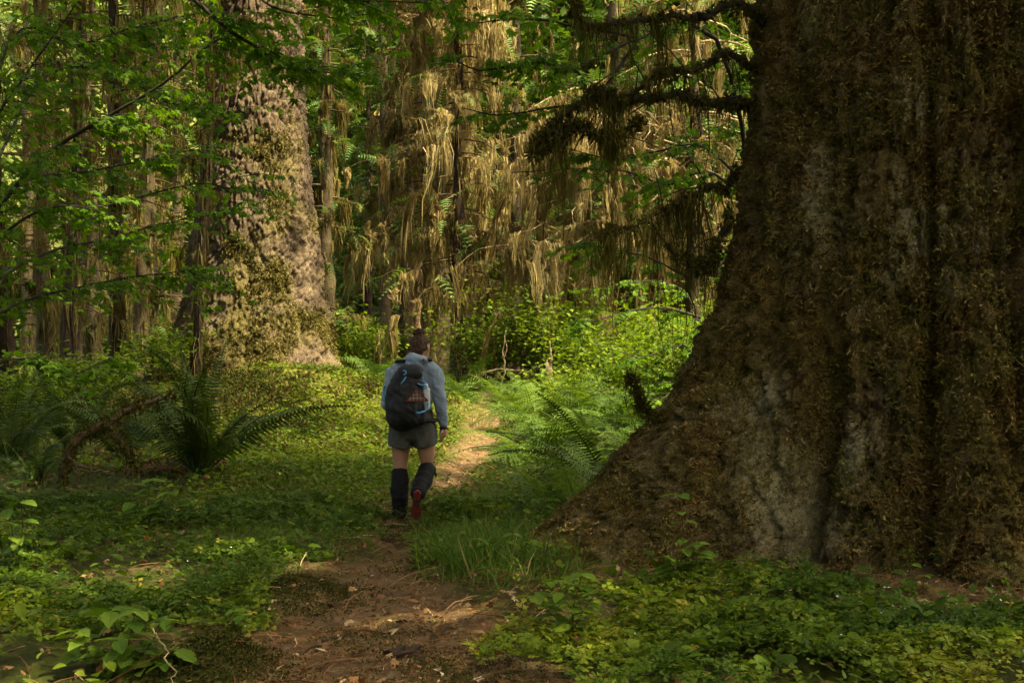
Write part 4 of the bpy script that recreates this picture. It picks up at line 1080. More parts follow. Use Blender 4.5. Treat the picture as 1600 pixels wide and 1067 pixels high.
b = gp(1075, 7.55); seedling('upright leafy seedling growing against the right trunk\'s root', b, [W(1062, 772, 7.6), W(1095, 850, 7.5), W(1040, 870, 7.5)], .12, 2, 6)
b = gp(895, 6.6); seedling('bushy seedling beside the trail left of the sorrel bank', b, [b+np.array(d) for d in ((-.1, 0, .3), (.05, .05, .33), (.12, -.02, .25), (-.2, .02, .22))], .11, 3)
b = gp(790, 8.5); seedling('pale leafy seedling at the root\'s tip beside the grass', b, [b+np.array(d) for d in ((-.15, 0, .18), (.05, .0, .22), (.15, .05, .16))], .09, 4)
b = gp(365, 6.9); seedling('small three-leaved seedling at the trail\'s left edge', b, [b+np.array(d) for d in ((0, 0, .12), (.05, -.03, .1))], .08, 5, 3)
b = gp(20, 8.5); seedling('tall seedling at the photo\'s lower left edge', b, [b+np.array(d) for d in ((.05, 0, .6), (-.1, .1, .5))], .13, 6)
b = gp(225, 10.5); seedling('leafy seedling in front of the large dark sword fern', b, [b+np.array(d) for d in ((.05, 0, .4), (-.12, .1, .35), (.2, 0, .3))], .12, 7)
b = gp(1420, 7.6); seedling('tiny seedling in the crevice of the right trunk\'s foot', b, [b+np.array(d) for d in ((.02, 0, .16), (-.06, -.02, .12), (.08, -.04, .1))], .07, 8, 3)

# ------------------------------------------------------------------ fallen wood
def stick(name, label, pts, r0, r1, mat, forks=(), moss=None, cat='branch'):
    P = spline(pts, 20); root = empty(name, P[0], label, cat); mb = MB()
    mb.add(*tube(P+.01*rng.normal(size=P.shape), np.linspace(r0, r1, 20)*(1+.12*rng.normal(size=20)), 7), .5)
    mb.build('stem', M[mat], root, True)
    for fp in forks:
        Q = spline(fp, 9); f = MB(); f.add(*tube(Q, np.linspace(r0*.6, r1*.4, 9), 6), .5); f.build('fork', M[mat], root, True)
        P = np.vstack([P, Q])
    if moss:
        m2 = MB(); K = 900; k = rng.integers(0, len(P), K); tv, tt = tuft_template(4, .04, .006, 3)
        m2.inst(tv, tt, P[k]+rng.normal(0, r0*.7, (K, 3)), frames(rng.normal(size=(K, 3))+np.array([0, 0, .6])), rng.uniform(.6, 1.6, K), rng.uniform(0, 1, K))
        K = 260; k = rng.integers(0, len(P), K); strands(m2, P[k]+rng.normal(0, .015, (K, 3)), rng.uniform(.05, .2, K), .012, .08, 4)
        tag(m2.build('moss_cover', M[moss], root), kind='stuff')
    return root
stick('fallen_branch', 'forked mossy fallen branch leaning among the left ferns', [W(100, 742, 12.0), W(118, 690, 12.0), W(165, 662, 12.2), W(215, 632, 12.6), W(270, 618, 13)], .045, .02, 'wood', [[W(165, 662, 12.2), W(190, 690, 11.9), W(212, 728, 11.7)]], 'moss_olive')
stick('dead_branch', 'bare brown branch lying below the mossy fallen branch', [W(118, 725, 11.6), W(150, 735, 11.5), W(185, 742, 11.5)], .016, .006, 'wood')
stick('dead_branch', 'broken brown stick standing in the left ferns', [W(113, 715, 11.3), W(119, 735, 11.3), W(122, 760, 11.3)], .010, .007, 'wood')
stick('dead_branch', 'pale arched dead branch across the trail\'s far end', [W(725, 610, 25), W(745, 590, 25), W(772, 578, 25), W(805, 578, 25.2), W(838, 584, 25.4)], .028, .012, 'wood_pale')
stick('dead_branch', 'thin upright snag beside the arched dead branch', [W(782, 612, 24.8), W(788, 575, 24.8), W(786, 545, 24.8), W(790, 515, 24.8)], .025, .008, 'wood_pale', [[W(787, 560, 24.8), W(792, 545, 24.8), W(789, 530, 24.8)]])
stick('dead_branch', 'pale twig lying behind the arched dead branch', [W(720, 606, 24.4), W(770, 604, 24.6), W(800, 610, 24.8)], .012, .006, 'wood_pale')
stick('dead_twig', 'pale bent stalk in front of the berry plant', [W(243, 985, 5.9), W(252, 1005, 5.85), W(265, 1035, 5.8), W(275, 1075, 5.75)], .0045, .003, 'wood_pale')
stick('dead_twig', 'short pale stick standing upright by the left ferns', [gp(229, 10.6, -.02), gp(229, 10.6, .2)], .006, .005, 'wood_pale')
stick('dead_twig', 'short pale stick upright in the right sorrel', [gp(1143, 6.3, -.02), gp(1151, 6.3, .12)], .006, .004, 'wood_pale')
stick('dead_twig', 'long thin twig lying on the right side of the trail', [gp(670, 6.85, .02), gp(720, 7.1, .02), gp(765, 7.3, .03)], .005, .003, 'wood')
stick('dead_twig', 'thin twig lying across the left edge of the trail', [gp(375, 8.1, .03), gp(405, 8.15, .03), gp(440, 8.2, .04)], .005, .003, 'wood_pale')
stick('dead_twig', 'dark twig half sunk in the middle of the trail', [gp(480, 6.6, .01), gp(515, 6.85, .015), gp(545, 6.95, .01)], .007, .003, 'wood_dark')
stick('fern_stalk', 'long bare green stalk rising from the root\'s tip', [W(845, 880, 8.2), W(868, 820, 8.2), W(900, 760, 8.3), W(935, 715, 8.5)], .004, .002, 'wood', cat='stalk')
# broken stump
def stump(label, X, Y, h, r):
    root = empty('broken_stump', (X, Y, hz(X, Y)), label, 'stump'); n = 11
    t = np.linspace(0, 1, n); z0 = hz(X, Y)
    P = np.stack([X+.03*np.sin(t*7), Y+0*t, z0-.1+h*t], -1); v, tt = tube(P, r*(1-.35*t)*(1+.15*np.sin(t*9)), 10)
    v = v+.05*fbm(v*6, 3, 3)[:, None]*np.array([1, 1, .5]); k = v[:, 2] > z0+h*.6; v[k, 2] += .35*h*fbm(v[k]*9, 8, 2)
    mb = MB(); mb.add(v, tt, .5); mb.build('stem', M['wood_pale'], root, True)
    mb = MB(); Q = spline([(X+.03, Y, z0+h*.6), (X+.05, Y, z0+h*1.2), (X+.02, Y, z0+h*1.75)], 8); v, tt = tube(Q, np.linspace(r*.55, .01, 8)*(1+.2*rng.normal(size=8)), 7); mb.add(v, tt, .5); mb.build('splinter', M['wood_pale'], root, True)
stump('pale splintered stump standing at the back of the fern bank', PX(857, 23.5), 23.5, .62, .10)

# ------------------------------------------------------------------ scraps on the trail
def crumple(name, label, px, Y, s, seed, mat='scrap', cat='dead leaf', up=.5):
    r = np.random.default_rng(seed); c = gp(px, Y); mb = MB()
    for q in range(3):
        V, t = MAPLE[(seed+q) % 4]; V = V.copy()*s*r.uniform(.3, .55); a = r.uniform(-1.6, 1.6)
        curl = 2.2/s; x0 = V[:, 0].copy(); V[:, 0] = np.sin(x0*curl*2)/(curl*2); V[:, 2] += (1-np.cos(x0*curl*2))/(curl*2)
        V = V+s*.12*fbm(V/s*5+seed*3+q, seed, 2)[:, None]
        F = rots(1, .35+.4*up, r)[0]; mb.add(V@F.T+np.array([r.normal(0, s*.15), r.normal(0, s*.12), q*s*.22*up]), t, .5)
    o = link(name, mb.mesh(name, (0, 0, 0)), M[mat]); z = min(v.co.z for v in o.data.vertices); o.location = c+np.array([0, 0, .002-z*.8]); tag(o, label, cat)
crumple('dead_leaf', 'pale shrivelled leaf standing on the trail\'s left side', 432, 7.3, .16, 1, up=1.2)
crumple('dead_leaf', 'pale crumpled leaf on the trail\'s right edge by the seedling', 803, 7.3, .17, 2, up=1.0)
crumple('dead_leaf', 'pale leaf scrap among the right sorrel', 1135, 6.2, .13, 3)
crumple('dead_leaf', 'small bleached leaf on the trail behind the dark clod', 530, 6.9, .09, 4, up=.4)
crumple('dead_leaf', 'small white leaf on the trail in front of the clod', 690, 6.15, .08, 5, up=.3)
crumple('dead_leaf', 'torn white leaf at the trail\'s right near the frame bottom', 742, 6.05, .11, 6, up=.3)
crumple('dead_leaf', 'tiny bleached leaf low in the middle of the trail', 662, 5.9, .07, 7, up=.3)
def lump(name, label, px, Y, s, seed, mat, cat):
    c = gp(px, Y); n = 14; th, ph = np.meshgrid(np.linspace(0, 2*np.pi, n, endpoint=False), np.linspace(-1.2, 1.5, 9)); V = np.stack([np.cos(th)*np.cos(ph)*1.25, np.sin(th)*np.cos(ph), np.sin(ph)*.6], -1).reshape(-1, 3)
    V = V*(1+.55*fbm(V*2.2+seed*5, seed, 3))[:, None]*s; i = np.arange(8)[:, None]*n; j = np.arange(n)[None]; k = (j+1) % n
    T = np.concatenate([np.stack([i+j, i+k, i+n+k], -1).reshape(-1, 3), np.stack([i+j, i+n+k, i+n+j], -1).reshape(-1, 3)])
    V = np.vstack([V, V[-n:].mean(0)]); m = len(V)-1; T = np.vstack([T, [(8*n+q, 8*n+(q+1) % n, m) for q in range(n)]])
    me = mesh_np(name, V+np.array([0, 0, s*.3]), T, False); o = link(name, me, M[mat]); o.location = c; tag(o, label, cat)
lump('wood_clod', 'dark crumbling lump of rotten wood in the middle of the trail', 632, 6.62, .06, 1, 'clod', 'clod')
lump('wood_clod', 'smaller dark clod just right of the rotten lump', 662, 6.5, .03, 2, 'clod', 'clod')
lump('wood_clod', 'small brown clod on the trail left of the rotten lump', 557, 6.6, .028, 3, 'clod', 'clod')
lump('trail_stone', 'small grey stone on the trail behind the hiker\'s foot', 608, 10.1, .05, 4, 'clod', 'stone')

# ------------------------------------------------------------------ the hiker
def ell(c, r, n=14, rot=None):
    th, ph = np.meshgrid(np.linspace(0, 2*np.pi, n*2, endpoint=False), np.linspace(-np.pi/2*.98, np.pi/2*.98, n)); V = np.stack([np.cos(th)*np.cos(ph), np.sin(th)*np.cos(ph), np.sin(ph)], -1).reshape(-1, 3)*np.asarray(r)
    if rot is not None: V = V@np.array(rot).T
    V = V+np.asarray(c); m = n*2; i = np.arange(n-1)[:, None]*m; j = np.arange(m)[None]; k = (j+1) % m
    T = np.concatenate([np.stack([i+j, i+k, i+m+k], -1).reshape(-1, 3), np.stack([i+j, i+m+k, i+m+j], -1).reshape(-1, 3)])
    V = np.vstack([V, V[:m].mean(0), V[-m:].mean(0)]); a = len(V)-2
    T = np.vstack([T, [(a, (q+1) % m, q) for q in range(m)], [(a+1, (n-1)*m+q, (n-1)*m+(q+1) % m) for q in range(m)]])
    return V, T
def limbt(pts, rad, seg=16, sx=1., sy=1., n=None):
    """smooth tube with rounded ends"""
    n = n or len(pts)*5; P = spline(pts, n); r = np.interp(np.linspace(0, 1, n), np.linspace(0, 1, len(rad)), rad)
    d0 = P[0]-P[1]; d0 /= np.linalg.norm(d0); d1 = P[-1]-P[-2]; d1 /= np.linalg.norm(d1)
    P = np.vstack([P[0]+d0*r[0]*.5, P[0]+d0*r[0]*.35, P, P[-1]+d1*r[-1]*.35, P[-1]+d1*r[-1]*.5]); r = np.concatenate([[r[0]*.35, r[0]*.75], r, [r[-1]*.75, r[-1]*.35]])
    return tube(P, r, seg, True, sx, sy)
def remesh(name, comps, voxel, mat, parent, smooth=6, fold=None):
    mb = MB()
    for v, t in comps: mb.add(v, t)
    me = mb.mesh(name+'_src'); o = bpy.data.objects.new(name, me); COL.objects.link(o)
    m = o.modifiers.new('r', 'REMESH'); m.mode = 'VOXEL'; m.voxel_size = voxel; m.use_smooth_shade = True
    s = o.modifiers.new('s', 'SMOOTH'); s.factor = .5; s.iterations = smooth
    dg = bpy.context.evaluated_depsgraph_get(); m2 = bpy.data.meshes.new_from_object(o.evaluated_get(dg)); m2.name = name
    o.modifiers.clear(); o.data = m2; bpy.data.meshes.remove(me)
    if fold is not None:
        nv = len(m2.vertices); co = np.empty(nv*3, np.float32); no = np.empty(nv*3, np.float32)
        m2.vertices.foreach_get('co', co); m2.vertices.foreach_get('normal', no); co = co.reshape(-1, 3).astype(float); no = no.reshape(-1, 3)
        co = co+no*fold(co)[:, None]; m2.vertices.foreach_set('co', co.astype(np.float32).ravel()); m2.update()
    m2.polygons.foreach_set('use_smooth', np.ones(len(m2.polygons), bool))
    m2.materials.clear(); m2.materials.append(mat); o.parent = parent; return o
def solid(name, comps, mat, parent, smooth=True):
    mb = MB()
    for v, t in comps: mb.add(v, t)
    me = mb.mesh(name, (0, 0, 0), smooth); return link(name, me, mat, parent)
M['skin'] = simplemat('skin', (.29, .15, .085), (.35, .185, .108), 9, .55, .3, .08, .002)
M['hoodie'] = simplemat('heather_blue_jersey', (.18, .225, .275), (.255, .315, .37), 140, .9, .15, .8, .02, bscale=22)
M['shorts'] = simplemat('grey_shorts', (.06, .058, .048), (.085, .082, .07), 40, .85, .15, .25, .002, bscale=200)
M['black'] = simplemat('black_nylon', (.006, .006, .006), (.013, .013, .013), 30, .65, .25, .35, .003, bscale=160)
M['gaiter'] = simplemat('black_gaiter', (.004, .004, .004), (.009, .009, .009), 25, .8, .15, .35, .004, bscale=90)
M['hair'] = simplemat('brown_hair', (.022, .011, .005), (.065, .034, .016), 60, .6, .15, .5, .004, bscale=160)
M['red'] = simplemat('red_rubber', (.10, .014, .009), (.15, .024, .014), 30, .7, .25, .3, .002)
M['shoe'] = simplemat('dark_shoe', (.02, .018, .016), (.05, .03, .025), 30, .8, .2, .3, .002)
M['cord'] = simplemat('blue_cord', (.05, .19, .38), (.08, .26, .46), 30, .6, .3, .1, .001)
M['bottle'] = simplemat('grey_bottle', (.35, .37, .38), (.45, .47, .48), 10, .35, .5, .05, .001)
def plaid():
    m = bpy.data.materials.new('red_plaid'); t, o = nodes_of(m); c = t.nodes.new('ShaderNodeTexCoord'); sp = t.nodes.new('ShaderNodeSeparateXYZ'); t.links.new(c.outputs['Object'], sp.inputs[0])
    def band(ax, per, ph, wd):
        s = math_n(t, 'FRACT', math_n(t, 'ADD', math_n(t, 'DIVIDE', sp.outputs[ax], per), ph)); return math_n(t, 'LESS_THAN', s, wd)
    col = mixc(t, math_n(t, 'MAXIMUM', band(0, .03, .1, .45), band(2, .03, .3, .45)), (.16, .03, .025), (.09, .10, .11))
    col = mixc(t, math_n(t, 'MAXIMUM', band(0, .03, .75, .12), band(2, .03, .9, .12)), col, (.42, .33, .16))
    principled(t, o, col, .85, .15); return m
M['plaid'] = plaid()

HX, HY = -.885, 11.4
HZ0 = hz(-1.0, 11.4)
hk = empty('person', (HX, HY, HZ0), 'hiker in blue hoodie and grey shorts walking away along the trail', 'person')
hc = np.array([.066, .085, 1.55]); fd = np.array([.40, .86, -.30]); fd /= np.linalg.norm(fd); upv = np.array([.05, .25, .95]); upv -= fd*np.dot(upv, fd); upv /= np.linalg.norm(upv); rv = np.cross(fd, upv)
HR = np.stack([rv, fd, upv], -1)
def hp(a, b, c): return hc+rv*a+fd*b+upv*c
def hand(wr, d, palm_n, curl, side):
    """wrist point, pointing direction, palm normal -> palm, four fingers and thumb"""
    d = d/np.linalg.norm(d); palm_n = palm_n-d*np.dot(palm_n, d); palm_n /= np.linalg.norm(palm_n); x = np.cross(d, palm_n)*side; out_ = []
    out_.append(limbt([wr, wr+d*.045, wr+d*.085], [.026, .036, .034], 12, 1, 1))
    for k, (o, L) in enumerate(((-.030, .062), (-.011, .074), (.010, .070), (.029, .054))):
        b = wr+d*.08+x*o; m = b+d*L*.5+palm_n*L*curl*.25+x*o*.12; e = b+d*L*.82+palm_n*L*curl*.8+x*o*.2
        out_.append(limbt([b-d*.01, m, e], [.0095, .009, .0075], 8))
    b = wr+d*.03-x*.028; out_.append(limbt([b, b-x*.022+d*.025+palm_n*.01, b-x*.026+d*.055+palm_n*.025], [.013, .011, .008], 8))
    return out_
lhip, lkn, lan = np.array([-.09, 0, .86]), np.array([-.115, .035, .46]), np.array([-.115, -.01, .09])
rhip, rkn, ran = np.array([.09, 0, .86]), np.array([.128, .03, .47]), np.array([.065, -.30, .285])
rsh, rel, rwr = np.array([.195, .0, 1.33]), np.array([.248, -.04, 1.07]), np.array([.272, .03, .845])
lsh, lel, lwr = np.array([-.175, .0, 1.315]), np.array([-.222, -.01, 1.05]), np.array([-.17, .20, .95])
body = [limbt([(0, 0, .80), (0, 0, .92), (.005, 0, 1.03), (.012, .01, 1.16), (.016, .015, 1.27), (.02, .02, 1.345)], [.15, .165, .138, .145, .155, .10], 20, 1, .68),
        limbt([(.02, .015, 1.33), (.045, .055, 1.42), hp(0, -.03, -.07)], [.062, .054, .055], 14),
        ell(hc, (.077, .098, .112), 16, HR), ell(hp(0, .055, -.055), (.055, .055, .055), 10, HR),
        limbt([hp(0, .092, .015), hp(0, .115, -.022), hp(0, .098, -.03)], [.010, .014, .010], 8), ell(hp(0, .088, -.062), (.022, .012, .008), 8, HR),
        ell(hp(.03, .085, .012), (.014, .010, .010), 8, HR), ell(hp(-.03, .085, .012), (.014, .010, .010), 8, HR),
        ell(hp(.080, -.005, -.012), (.011, .020, .032), 8, HR), ell(hp(-.080, -.005, -.012), (.011, .020, .032), 8, HR),
        limbt([(.06, .01, 1.36), rsh, (rsh+rel)/2, rel, (rel+rwr)/2, rwr], [.06, .056, .048, .04, .038, .027], 14),
        limbt([(-.04, .01, 1.345), lsh, (lsh+lel)/2, lel, (lel+lwr)/2, lwr], [.06, .056, .048, .04, .038, .027], 14),
        limbt([lhip, (lhip+lkn)/2+np.array([-.006, .01, 0]), lkn, (lkn+lan)/2+np.array([0, -.02, .04]), lan], [.098, .083, .058, .052, .036], 18),
        limbt([rhip, (rhip+rkn)/2+np.array([.006, .01, 0]), rkn, (rkn*.6+ran*.4)+np.array([0, -.01, -.03]), ran], [.098, .083, .060, .058, .038], 18),
        limbt([lan+np.array([0, -.03, -.035]), lan+np.array([0, .06, -.04]), lan+np.array([-.01, .14, -.045])], [.026, .03, .024], 12),
        limbt([ran+np.array([0, -.02, .0]), ran+np.array([-.005, .005, -.09]), ran+np.array([-.01, .04, -.16])], [.026, .028, .022], 12)]
body += hand(rwr, np.array([.0, .12, -1.]), np.array([-1., .2, 0]), .9, 1)+hand(lwr, np.array([.25, .8, .25]), np.array([.6, 0, -.4]), 1.2, -1)
remesh('body', body, .0082, M['skin'], hk, 4)
hood = [limbt([(0, 0, .86), (0, 0, .95), (.005, 0, 1.04), (.012, .005, 1.16), (.016, .01, 1.27), (.022, .015, 1.36)], [.178, .182, .165, .168, .178, .135], 22, 1, .70),
        limbt([(.05, .0, 1.365), rsh+np.array([-.012, 0, .008]), (rsh+rel)/2, rel, (rel+rwr)/2, rwr+np.array([0, 0, .02])], [.085, .074, .066, .057, .053, .042], 16),
        limbt([(-.03, .0, 1.355), lsh+np.array([.012, 0, .008]), (lsh+lel)/2, lel, (lel+lwr)/2, lwr], [.085, .074, .066, .057, .053, .042], 16),
        ell((.035, -.085, 1.445), (.115, .075, .05), 12), ell((.02, -.105, 1.41), (.085, .055, .05), 12), ell((.085, -.02, 1.42), (.055, .06, .035), 10), ell((-.02, -.02, 1.41), (.055, .06, .038), 10),
        limbt([(-.045, .03, 1.42), (-.02, -.055, 1.435), (.04, -.085, 1.44), (.10, -.04, 1.44), (.115, .045, 1.43)], [.03, .03, .028, .03, .03], 10)]
def hfold(c): return .011*fbm(np.c_[c[:, 0]*11, c[:, 1]*11, c[:, 2]*20+c[:, 0]*14], 5, 3)
remesh('hoodie', hood, .011, M['hoodie'], hk, 5, hfold)
lh, rh = np.array([-.112, .012, .665]), np.array([.118, .01, .67])
sh = [limbt([(0, -.005, .80), (0, 0, .9), (0, 0, 1.0)], [.195, .196, .175], 24, 1, .74), tube(spline([lhip+np.array([0, 0, .04]), lh], 8), np.linspace(.113, .107, 8), 22, True, 1, 1.12), tube(spline([rhip+np.array([0, 0, .04]), rh], 8), np.linspace(.113, .107, 8), 22, True, 1, 1.12)]
remesh('shorts', sh, .0095, M['shorts'], hk, 2, lambda c: .011*fbm(np.c_[c[:, 0]*13, c[:, 1]*13, c[:, 2]*9], 6, 3))
lg = remesh('gaiter', [limbt([lkn+np.array([0, .0, -.015]), (lkn+lan)/2+np.array([0, -.025, .02]), lan+np.array([0, 0, .06]), lan+np.array([-.002, .02, -.02])], [.074, .082, .070, .074], 18), ], .009, M['gaiter'], hk, 3, lambda c: .007*fbm(np.c_[c[:, 0]*10, c[:, 1]*10, c[:, 2]*28], 7, 3))
rg_ = remesh('gaiter', [limbt([rkn+np.array([.002, .0, .0]), (rkn*.6+ran*.4)+np.array([0, -.01, -.02]), (rkn*.25+ran*.75), ran+np.array([0, -.005, -.01])], [.078, .082, .068, .070], 18), ], .009, M['gaiter'], hk, 3, lambda c: .007*fbm(np.c_[c[:, 0]*12, c[:, 1]*22, c[:, 2]*22], 8, 3))
solid('strap', [tube(spline([rkn+np.array([.05, -.06, -.01]), rkn+np.array([.078, -.05, -.03]), rkn+np.array([.082, -.06, -.07])], 6), [.010, .010, .009, .009, .008, .006], 6, True, 1, .5)], M['gaiter'], rg_)
# shoes
def shoe(h, t, up, name='shoe'):
    """heel point, toe point on the sole plane, direction from sole into the foot"""
    h, t, up = map(np.asarray, (h, t, up)); d = (t-h); L = np.linalg.norm(d); d = d/L; up = up-d*np.dot(up, d); up = up/np.linalg.norm(up); s = np.cross(d, up)
    u = np.linspace(0, 1, 15); half = np.interp(u, [0, .04, .15, .42, .72, .9, .97, 1], [.008, .024, .034, .028, .045, .038, .022, .006])
    ring = np.vstack([h+np.outer(u*L, d)+np.outer(half, s), (h+np.outer(u*L, d)-np.outer(half, s))[::-1]]); n = len(ring)
    V = np.vstack([ring, ring+up*.022, [ring.mean(0)], [ring.mean(0)+up*.022]]); q = np.arange(n); k = (q+1) % n
    T = np.concatenate([np.stack([q, k, n+k], -1), np.stack([q, n+k, n+q], -1), np.stack([k, q, 0*q+2*n], -1), np.stack([n+q, n+k, 0*q+2*n+1], -1)])
    root = remesh(name, [limbt([h+d*.04+up*.05, h+d*.12+up*.055, h+d*(L-.04)+up*.035], [.037, .042, .032], 14, 1, 1), limbt([h+d*.045+up*.05, h+d*.05+up*.10], [.042, .040], 12)], .007, M['shoe'], hk, 4)
    so_ = solid('sole', [(V, T)], M['red'], root, False)
    lug = []
    for f in np.linspace(.08, .92, 9):
        w_ = np.interp(f, u, half)
        if .36 < f < .52: continue
        for sd in (-.55, .55):
            c = h+d*f*L+s*sd*w_; e = [c+a*d*.006+b*s*w_*.32+cc*up*.006 for cc in (-1, .3) for a, b in ((-1, -1), (1, -1), (1, 1), (-1, 1))]
            lug.append((np.array(e), np.array([(0, 1, 2), (0, 2, 3), (4, 6, 5), (4, 7, 6), (0, 4, 5), (0, 5, 1), (1, 5, 6), (1, 6, 2), (2, 6, 7), (2, 7, 3), (3, 7, 4), (3, 4, 0)])))
    solid('tread', lug, M['shoe'] if f < 0 else M['red'], so_, False)
    cc = h+d*.45*L; e = [cc+a*d*.035+b*s*.02-up*.002*cz for cz in (1, -1) for a, b in ((-1, -1), (1, -1), (1, 1), (-1, 1))]
    solid('sole_inset', [(np.array(e), np.array([(0, 1, 2), (0, 2, 3), (4, 6, 5), (4, 7, 6), (0, 4, 5), (0, 5, 1), (1, 5, 6), (1, 6, 2), (2, 6, 7), (2, 7, 3), (3, 7, 4), (3, 4, 0)]))], M['shoe'], so_, False)
shoe((-.112, -.085, .004), (-.128, .185, .004), (0, 0, 1))
shoe((.072, -.385, .315), (.045, -.275, .062), (0, .93, .36))
# hair with bun
hair = [ell(hp(0, -.020, .012), (.083, .098, .105), 16, HR), ell(hp(0, -.055, -.03), (.070, .055, .075), 12, HR), ell(hp(-.005, -.045, .118), (.056, .055, .044), 14, HR), ell(hp(.018, -.045, .132), (.03, .034, .026), 10, HR), ell(hp(-.03, -.06, .118), (.03, .026, .026), 10, HR)]
hr = remesh('hair', hair, .006, M['hair'], hk, 2, lambda c: .007*fbm(np.c_[c[:, 0]*60, c[:, 1]*22, c[:, 2]*26], 9, 3)+.004*fbm(c*90, 10, 2))
fl = MB()
for k in range(70):
    a = rng.normal(size=3); a[1] = -abs(a[1])*.6; a /= np.linalg.norm(a); b = hp(*(a*np.array([.082, .09, .10])+np.array([0, -.02, .03]))) if k % 2 else hp(*(a*np.array([.06, .055, .045])+np.array([0, -.035, .128])))
    e = b+(HR@a)*rng.uniform(.008, .03)+rng.normal(0, .01, 3); fl.add(*tube(spline([b, (b+e)/2+rng.normal(0, .005, 3), e], 4), [.0016, .0014, .001, .0005], 3, False))
link('stray_hair', fl.mesh('stray_hair'), M['hair'], hr)
solid('wristband', [tube(np.array([rwr+np.array([0, 0, .0]), rwr+np.array([.001, .003, -.022])]), .036, 14)], M['black'], hk)

# backpack on the hiker's back
bp = empty('backpack', (HX, HY, HZ0), 'black hiking backpack with blue cords worn by the hiker', 'backpack')
def pfold(c): return .010*fbm(np.c_[c[:, 0]*9, c[:, 1]*9, c[:, 2]*15+c[:, 0]*9], 15, 3)-.006*np.exp(-((c[:, 2]-1.275-.15*c[:, 0])/.008)**2)-.006*np.exp(-((c[:, 0]+.015-.15*(c[:, 2]-1.1))/.006)**2)*(c[:, 2] < 1.25)
pk = remesh('main_bag', [limbt([(-.055, -.23, .905), (-.055, -.24, 1.0), (-.045, -.245, 1.15), (-.02, -.235, 1.26), (.0, -.22, 1.335)], [.150, .168, .168, .145, .10], 26, 1, .80),
                         limbt([(-.055, -.31, .93), (-.05, -.33, 1.06), (-.035, -.31, 1.2)], [.115, .125, .09], 18, 1, .6), limbt([(-.165, -.20, .92), (-.165, -.21, 1.05)], [.055, .05], 12), limbt([(.075, -.22, .90), (.08, -.23, 1.04)], [.065, .06], 12)], .010, M['black'], bp, 7, pfold)
lid = remesh('lid', [ell((.0, -.225, 1.355), (.115, .10, .045), 14), ell((.01, -.28, 1.315), (.10, .055, .06), 12)], .009, M['black'], bp, 5, lambda c: .004*fbm(c*16, 16, 3))
def strap(name, pts, wd, mat, par, th=.35): return solid(name, [tube(spline(pts, 16), wd, 8, True, 1, th)], M[mat], par)
strap('shoulder_strap', [(-.06, -.13, 1.43), (-.115, -.05, 1.43), (-.135, .04, 1.385), (-.12, .15, 1.27), (-.13, .15, 1.08)], .034, 'black', bp, .4)
strap('shoulder_strap', [(.08, -.13, 1.44), (.135, -.05, 1.445), (.155, .04, 1.395), (.15, .15, 1.27), (.14, .15, 1.08)], .034, 'black', bp, .4)
strap('hip_belt', [(.10, -.14, .905), (.185, -.06, .90), (.195, .03, .90), (.12, .155, .90), (0, .18, .90), (-.12, .155, .90), (-.195, .03, .90), (-.17, -.10, .9)], .045, 'black', bp, .4)
def cord(pts, r=.0055): return solid('cord', [tube(spline(pts, 14), r, 6)], M['cord'], bp)
cord([(-.055, -.345, 1.35), (-.035, -.36, 1.345), (-.03, -.365, 1.325), (-.05, -.37, 1.315)], .007)
cord([(-.07, -.385, 1.235), (-.05, -.39, 1.262), (-.035, -.385, 1.285), (-.03, -.375, 1.295)], .007)
cord([(.105, -.30, 1.26), (.13, -.28, 1.235), (.115, -.31, 1.21), (.145, -.27, 1.20)], .008)
cord([(.075, -.375, 1.24), (.10, -.345, 1.225), (.125, -.32, 1.225)], .006)
cord([(.06, -.385, .985), (.09, -.365, .988), (.13, -.32, 1.0), (.15, -.27, 1.03), (.152, -.26, 1.07)], .009)
cord([(-.215, -.30, 1.22), (-.228, -.26, 1.19), (-.232, -.26, 1.12), (-.225, -.27, 1.09)], .009)
cord([(-.04, -.20, 1.435), (.02, -.22, 1.438), (.07, -.20, 1.43)], .005)
# plaid triangle on the pack's side, with red edging
tri = np.array([(.062, -.395, 1.188), (-.032, -.415, 1.086), (.158, -.335, 1.090)]); n_ = np.cross(tri[1]-tri[0], tri[2]-tri[0]); n_ /= np.linalg.norm(n_); n_ = n_ if n_[1] < 0 else -n_
Vt = np.vstack([tri, tri-n_*.012]); Tt = np.array([(0, 1, 2), (3, 5, 4), (0, 3, 4), (0, 4, 1), (1, 4, 5), (1, 5, 2), (2, 5, 3), (2, 3, 0)])
pt = solid('plaid_pouch', [(Vt, Tt)], M['plaid'], bp, False); pt['label'] = 'red and grey plaid triangular pouch'
solid('edging', [tube(np.array([tri[a]+n_*.001, tri[b_]+n_*.001]), .0055, 6) for a, b_ in ((0, 1), (1, 2), (2, 0))], M['red'], pt)
wb = empty('water_bottle', (HX, HY, HZ0), 'grey water bottle in the backpack\'s right side pocket', 'bottle')
solid('bottle_body', [limbt([(.135, -.23, 1.02), (.135, -.235, 1.12), (.135, -.238, 1.185), (.135, -.24, 1.20)], [.036, .036, .034, .018], 16)], M['bottle'], wb)
solid('cap', [limbt([(.135, -.24, 1.205), (.135, -.241, 1.225)], [.019, .018], 14)], M['bottle'], wb)
